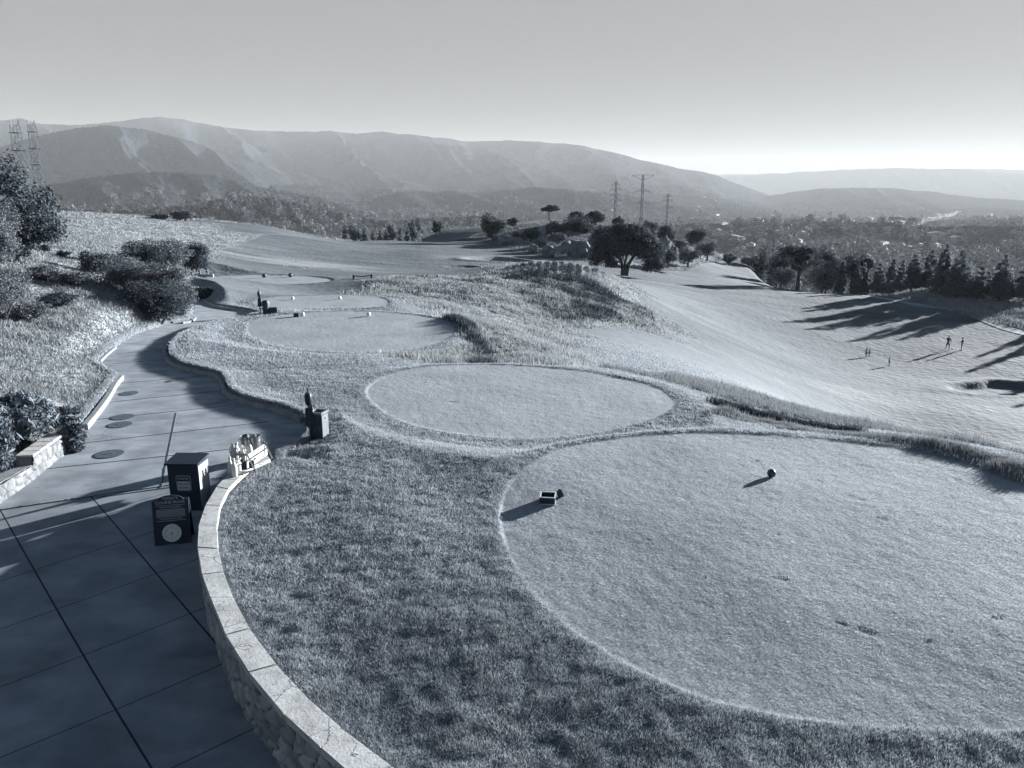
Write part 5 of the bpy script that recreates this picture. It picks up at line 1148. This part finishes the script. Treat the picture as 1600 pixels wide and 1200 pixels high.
# ------------------------------------------------------------------ pylons
def lattice(mb, base, top, r, nseg, w0, w1, z0, z1):
    for a, b_ in ((-1, -1), (1, -1), (1, 1), (-1, 1)): mb.tube([(a*w0/2, b_*w0/2, z0), (a*w1/2, b_*w1/2, z1)], r*1.5, 4)
    for k in range(nseg):
        q0 = 1-(1-k/nseg)**1.0; q1 = (k+1)/nseg
        def c(i, q): 
            a, b_ = ((-1, -1), (1, -1), (1, 1), (-1, 1))[i % 4]; w = (w0+(w1-w0)*q)/2; return (a*w, b_*w, z0+(z1-z0)*q)
        for i in range(4): mb.tube([c(i, q0), c(i+1, q1)], r, 3); mb.tube([c(i+1, q0), c(i, q1)], r, 3); mb.tube([c(i, q1), c(i+1, q1)], r, 3)
def pylon(px, ytop, Yd, zbase, label, arms, awpx, wpx, rz=0, head=False, rr=.09):
    top = U(px, ytop, Y=Yd); mp = m_per_px(px, Yd, top.z); h = top.z-zbase; t = thing('pylon', label, 'pylon', (top.x, Yd, zbase), rz, 'electricity pylons')
    w0 = wpx*mp*1.6; w1 = wpx*mp*.22; b = MB(); wb = .62
    lattice(b, None, None, rr, 5, w0, w1*1.15, 0, h*wb); lattice(b, None, None, rr, 6, w1*1.15, w1*.8, h*wb, h)
    b.build('tower', MT['steelpole'], t)
    for (q, wf_, dz) in arms:
        z = h*q; a = MB(); hw = awpx*mp/2*wf_
        for s in (-1, 1):
            a.tube([(s*w1*.4, w1*.4, z), (s*hw, 0, z+dz)], rr*1.2, 4); a.tube([(s*w1*.4, -w1*.4, z), (s*hw, 0, z+dz)], rr*1.2, 4); a.tube([(0, 0, z+abs(dz)*.6+h*.02), (s*hw, 0, z+dz)], rr, 4)
        a.build('crossarm', MT['steelpole'], t)
        i_ = MB()
        for s in (-1, 1): i_.lathe([(.12, 0), (.16, -.6), (.12, -1.4)], 6, c=(s*hw, 0, z+dz))
        i_.build('insulator', MT['steelpole'], t)
    return t
pylon(963, 283, 520, -48, 'left of the three mid-distance pylons, with curved short arms', [(.975,.72,-1.0),(.93,1,-1.4),(.87,.8,-1.2),(.82,1,-1.4),(.76,.72,-1)], 19, 12)
pylon(1005, 273, 480, -45, 'tallest of the three mid-distance pylons, with a wide top arm', [(.95,1.25,3.0),(.85,1.05,-.9),(.74,1.05,-.9)], 27, 15)
pylon(1044, 303, 690, -62, 'right and faintest of the three mid-distance pylons', [(.98,.8,-.8),(.92,1,-.8),(.84,1,-.8)], 17, 12, rr=.11)
def portal(px, ytop, Yd, wpx, h, label):
    top = U(px, ytop, Y=Yd); mp = m_per_px(px, Yd, top.z); t = thing('pylon', label, 'pylon', (top.x, Yd, top.z-h), .1, 'electricity pylons'); w = wpx*mp
    b = MB(); lattice(b, 0, 0, .065, 9, w*1.7, w*1.0, 0, h); b.build('tower', MT['steelpole'], t)
    for z in (.93, .76, .60):
        a = MB(); ww = w*(1.7-.7*z)
        for s in (-1, 1): a.box((0, s*ww*.5, h*z), (ww*1.45, .22, .28))
        a.build('crossarm', MT['steelpole'], t)
    for s in (-1, 1): MB().tube([(s*w*.5, 0, h), (s*w*.62, 0, h*1.05)], .16, 5).build('horn', MT['steelpole'], t)
portal(23, 196, 300, 10, 38, 'left portal pylon behind the dark tree on the left edge'); portal(49, 195, 320, 8, 39, 'middle portal pylon, right of the other two on the left skyline'); portal(8, 246, 380, 7, 26, 'short portal pylon top showing just above the tree on the left edge')
# ------------------------------------------------------------------ valley trees and houses
def valley():
    g = np.random.default_rng(3); n = 13000; px = g.uniform(-120, 1720, n); 
    # rows: uniform in picture height of the valley floor
    rr = 1/(1/620-(1/620-1/5200)*g.random(n)**.8); az = np.arctan((px-800)/F*math.cos(PITCH)); x = rr*np.sin(az); y = rr*np.cos(az); z = fz(x, y)
    ok = (z < -40+90*(rr > 1500)) ; x, y, z, rr = x[ok], y[ok], z[ok], rr[ok]; n = len(x)
    den = fbm(x/260, y/260, 3, 61); keep = g.random(n) < np.clip(.65+den, .1, 1); x, y, z, rr = x[keep], y[keep], z[keep], rr[keep]; n = len(x)
    hgt = g.uniform(8, 19, n); tall = g.random(n) < .12; hgt[tall] *= 1.6; wd = np.where(tall, hgt*.22, hgt*g.uniform(.38, .62, n))
    m = 40; d = g.normal(size=(n, m, 3)); d /= np.linalg.norm(d, axis=2)[..., None]; q = 1-.3*g.random((n, m, 1))
    P_ = np.stack([x, y, z+hgt*.5], -1)[:, None, :]+d*q*np.stack([wd, wd, hgt*.5], -1)[:, None, :]
    s = (wd*.32)[:, None, None]; u = np.cross(d+g.normal(size=d.shape)*.4, g.normal(size=d.shape)); u /= np.linalg.norm(u, axis=2)[..., None]; v = np.cross(d, u)
    V = np.stack([P_-u*s, P_+v*s, P_+u*s*.9-v*s*.5], 2).reshape(-1, 3); rn = np.repeat(np.clip(g.random(n)[:, None]*.7+g.random((n, m))*.3, 0, 1).ravel(), 3)
    o = mesh_from('valley_trees', V, np.arange(len(V)).reshape(-1, 3), MT['valley'], rnd=rn); tag(o, 'hazy mass of suburban trees filling the valley floor', 'trees', kind='stuff')
valley()
def house(w, d, h, label):
    t = thing('house', label, 'house', (0, 0, 0), 0, 'far houses in the valley')
    MB().box((0, 0, h/2), (w, d, h)).build('wall', MT['wall_house'], t)
    r = MB(); r.prism([(-w/2-.4, h), (w/2+.4, h), (0, h+2.2)], -d/2-.4, d/2+.4); r.build('roof', MT['roof_house'], t)
    b = MB()
    b.box((0, -d/2-.02, h*.5), (w*.3, .06, h*.3))
    b.build('window', MT['dark'], t); return t
hs = house(14, 9, 4.5, 'tiny pale house among the hazy valley trees'); hs2 = house(30, 14, 6, 'long pale building among the hazy valley trees')
HPX = []
g_ = random.Random(5)
for i in range(230):
    px = g_.uniform(1060, 1600) if i < 190 else g_.uniform(880, 1160); py = g_.uniform(334, 415) if i < 190 else g_.uniform(330, 372)
    HPX.append((px, py))
HPX += [(915,331),(926,330),(934,329),(941,329),(1105,379),(1113,381),(1140,380),(1150,381),(1122,378),(1318,325),(1326,325)]
fst = {0: True, 1: True}
for i, (px, py) in enumerate(HPX):
    Yd = 105.6/float(tdep(py)) if py > 333 else 2500
    if i >= 230: Yd = min(Yd, 1900)
    p = U(px, py, Y=Yd); z = float(fz(np.array([p.x]), np.array([p.y]))[0]); k = 1 if i % 5 == 0 else 0; src = (hs, hs2)[k]
    o = src if fst[k] else copy_tree(src); fst[k] = False
    o.location = (p.x, p.y, max(z, p.z-7)+3.5 if i < 230 else z+2); o.rotation_euler.z = g_.uniform(-.9, .9)
# transmission corridor far out in the valley
MT['wire'] = M('bright_wire', (.22, .225, .23), None, rough=.5)
cor = []
for i, (px, Yd) in enumerate([(1385, 1350), (1415, 1750), (1448, 2250), (1474, 2900), (1496, 3700)]):
    p = U(px, 340, Y=Yd); z = float(fz(np.array([p.x]), np.array([p.y]))[0]); cor.append(Vector((p.x, p.y, z)))
tw = None
for i, c_ in enumerate(cor):
    if tw is None:
        tw = thing('pylon', 'nearest small pylon of the faint line crossing the valley at the right', 'pylon', c_, .5, 'small pylons in the valley')
        b = MB(); lattice(b, 0, 0, .16, 6, 7, 1.4, 0, 36); b.build('tower', MT['steelpole'], tw)
        for z in (26, 30.5, 35): MB().box((0, 0, z), (15, .5, .5)).build('crossarm', MT['steelpole'], tw)
    else:
        o = copy_tree(tw); o.location = c_; o['label'] = ['second', 'third', 'fourth', 'farthest'][i-1]+' small pylon of the faint line crossing the valley at the right'
for k in range(6):
    off = Vector((math.cos(.5), math.sin(.5), 0))*(7 if k % 2 else -7); zz = (26, 30.5, 35)[k//2]; pts = []
    for a, b_ in zip(cor[:-1], cor[1:]):
        for q in range(8): t_ = q/8; pts.append(a.lerp(b_, t_)+off+Vector((0, 0, zz-9*4*t_*(1-t_)*.5)))
    pts.append(cor[-1]+off+Vector((0, 0, zz)))
    o = MB().tube([tuple(p) for p in pts], [.05+.05*j/len(pts) for j in range(len(pts))], 4).build('power_line', MT['wire']); tag(o, ['lowest', 'middle', 'topmost'][k//2]+' cable on the '+['left', 'right'][k % 2]+' side of the small valley pylons', 'power line', 'cables in the valley')
# ------------------------------------------------------------------ haze
zlo = float(min(Zg.min(), ZF.min()))-1; zhi = max(float(ZF.max()), 60)+20
mz = bpy.data.materials.new('haze'); mz.use_nodes = True; t = mz.node_tree; t.nodes.clear(); o_ = t.nodes.new('ShaderNodeOutputMaterial'); pv = t.nodes.new('ShaderNodeVolumePrincipled')
pv.inputs['Color'].default_value = (.94, .96, .965, 1); pv.inputs['Density'].default_value = .000037; pv.inputs['Anisotropy'].default_value = .07
t.links.new(pv.outputs[0], o_.inputs['Volume'])
hz = MB().box((0, 0, (zlo+zhi)/2), (28400, 28400, zhi-zlo)).build('haze', mz); tag(hz, 'thin summer haze over the valley', 'haze', kind='stuff')
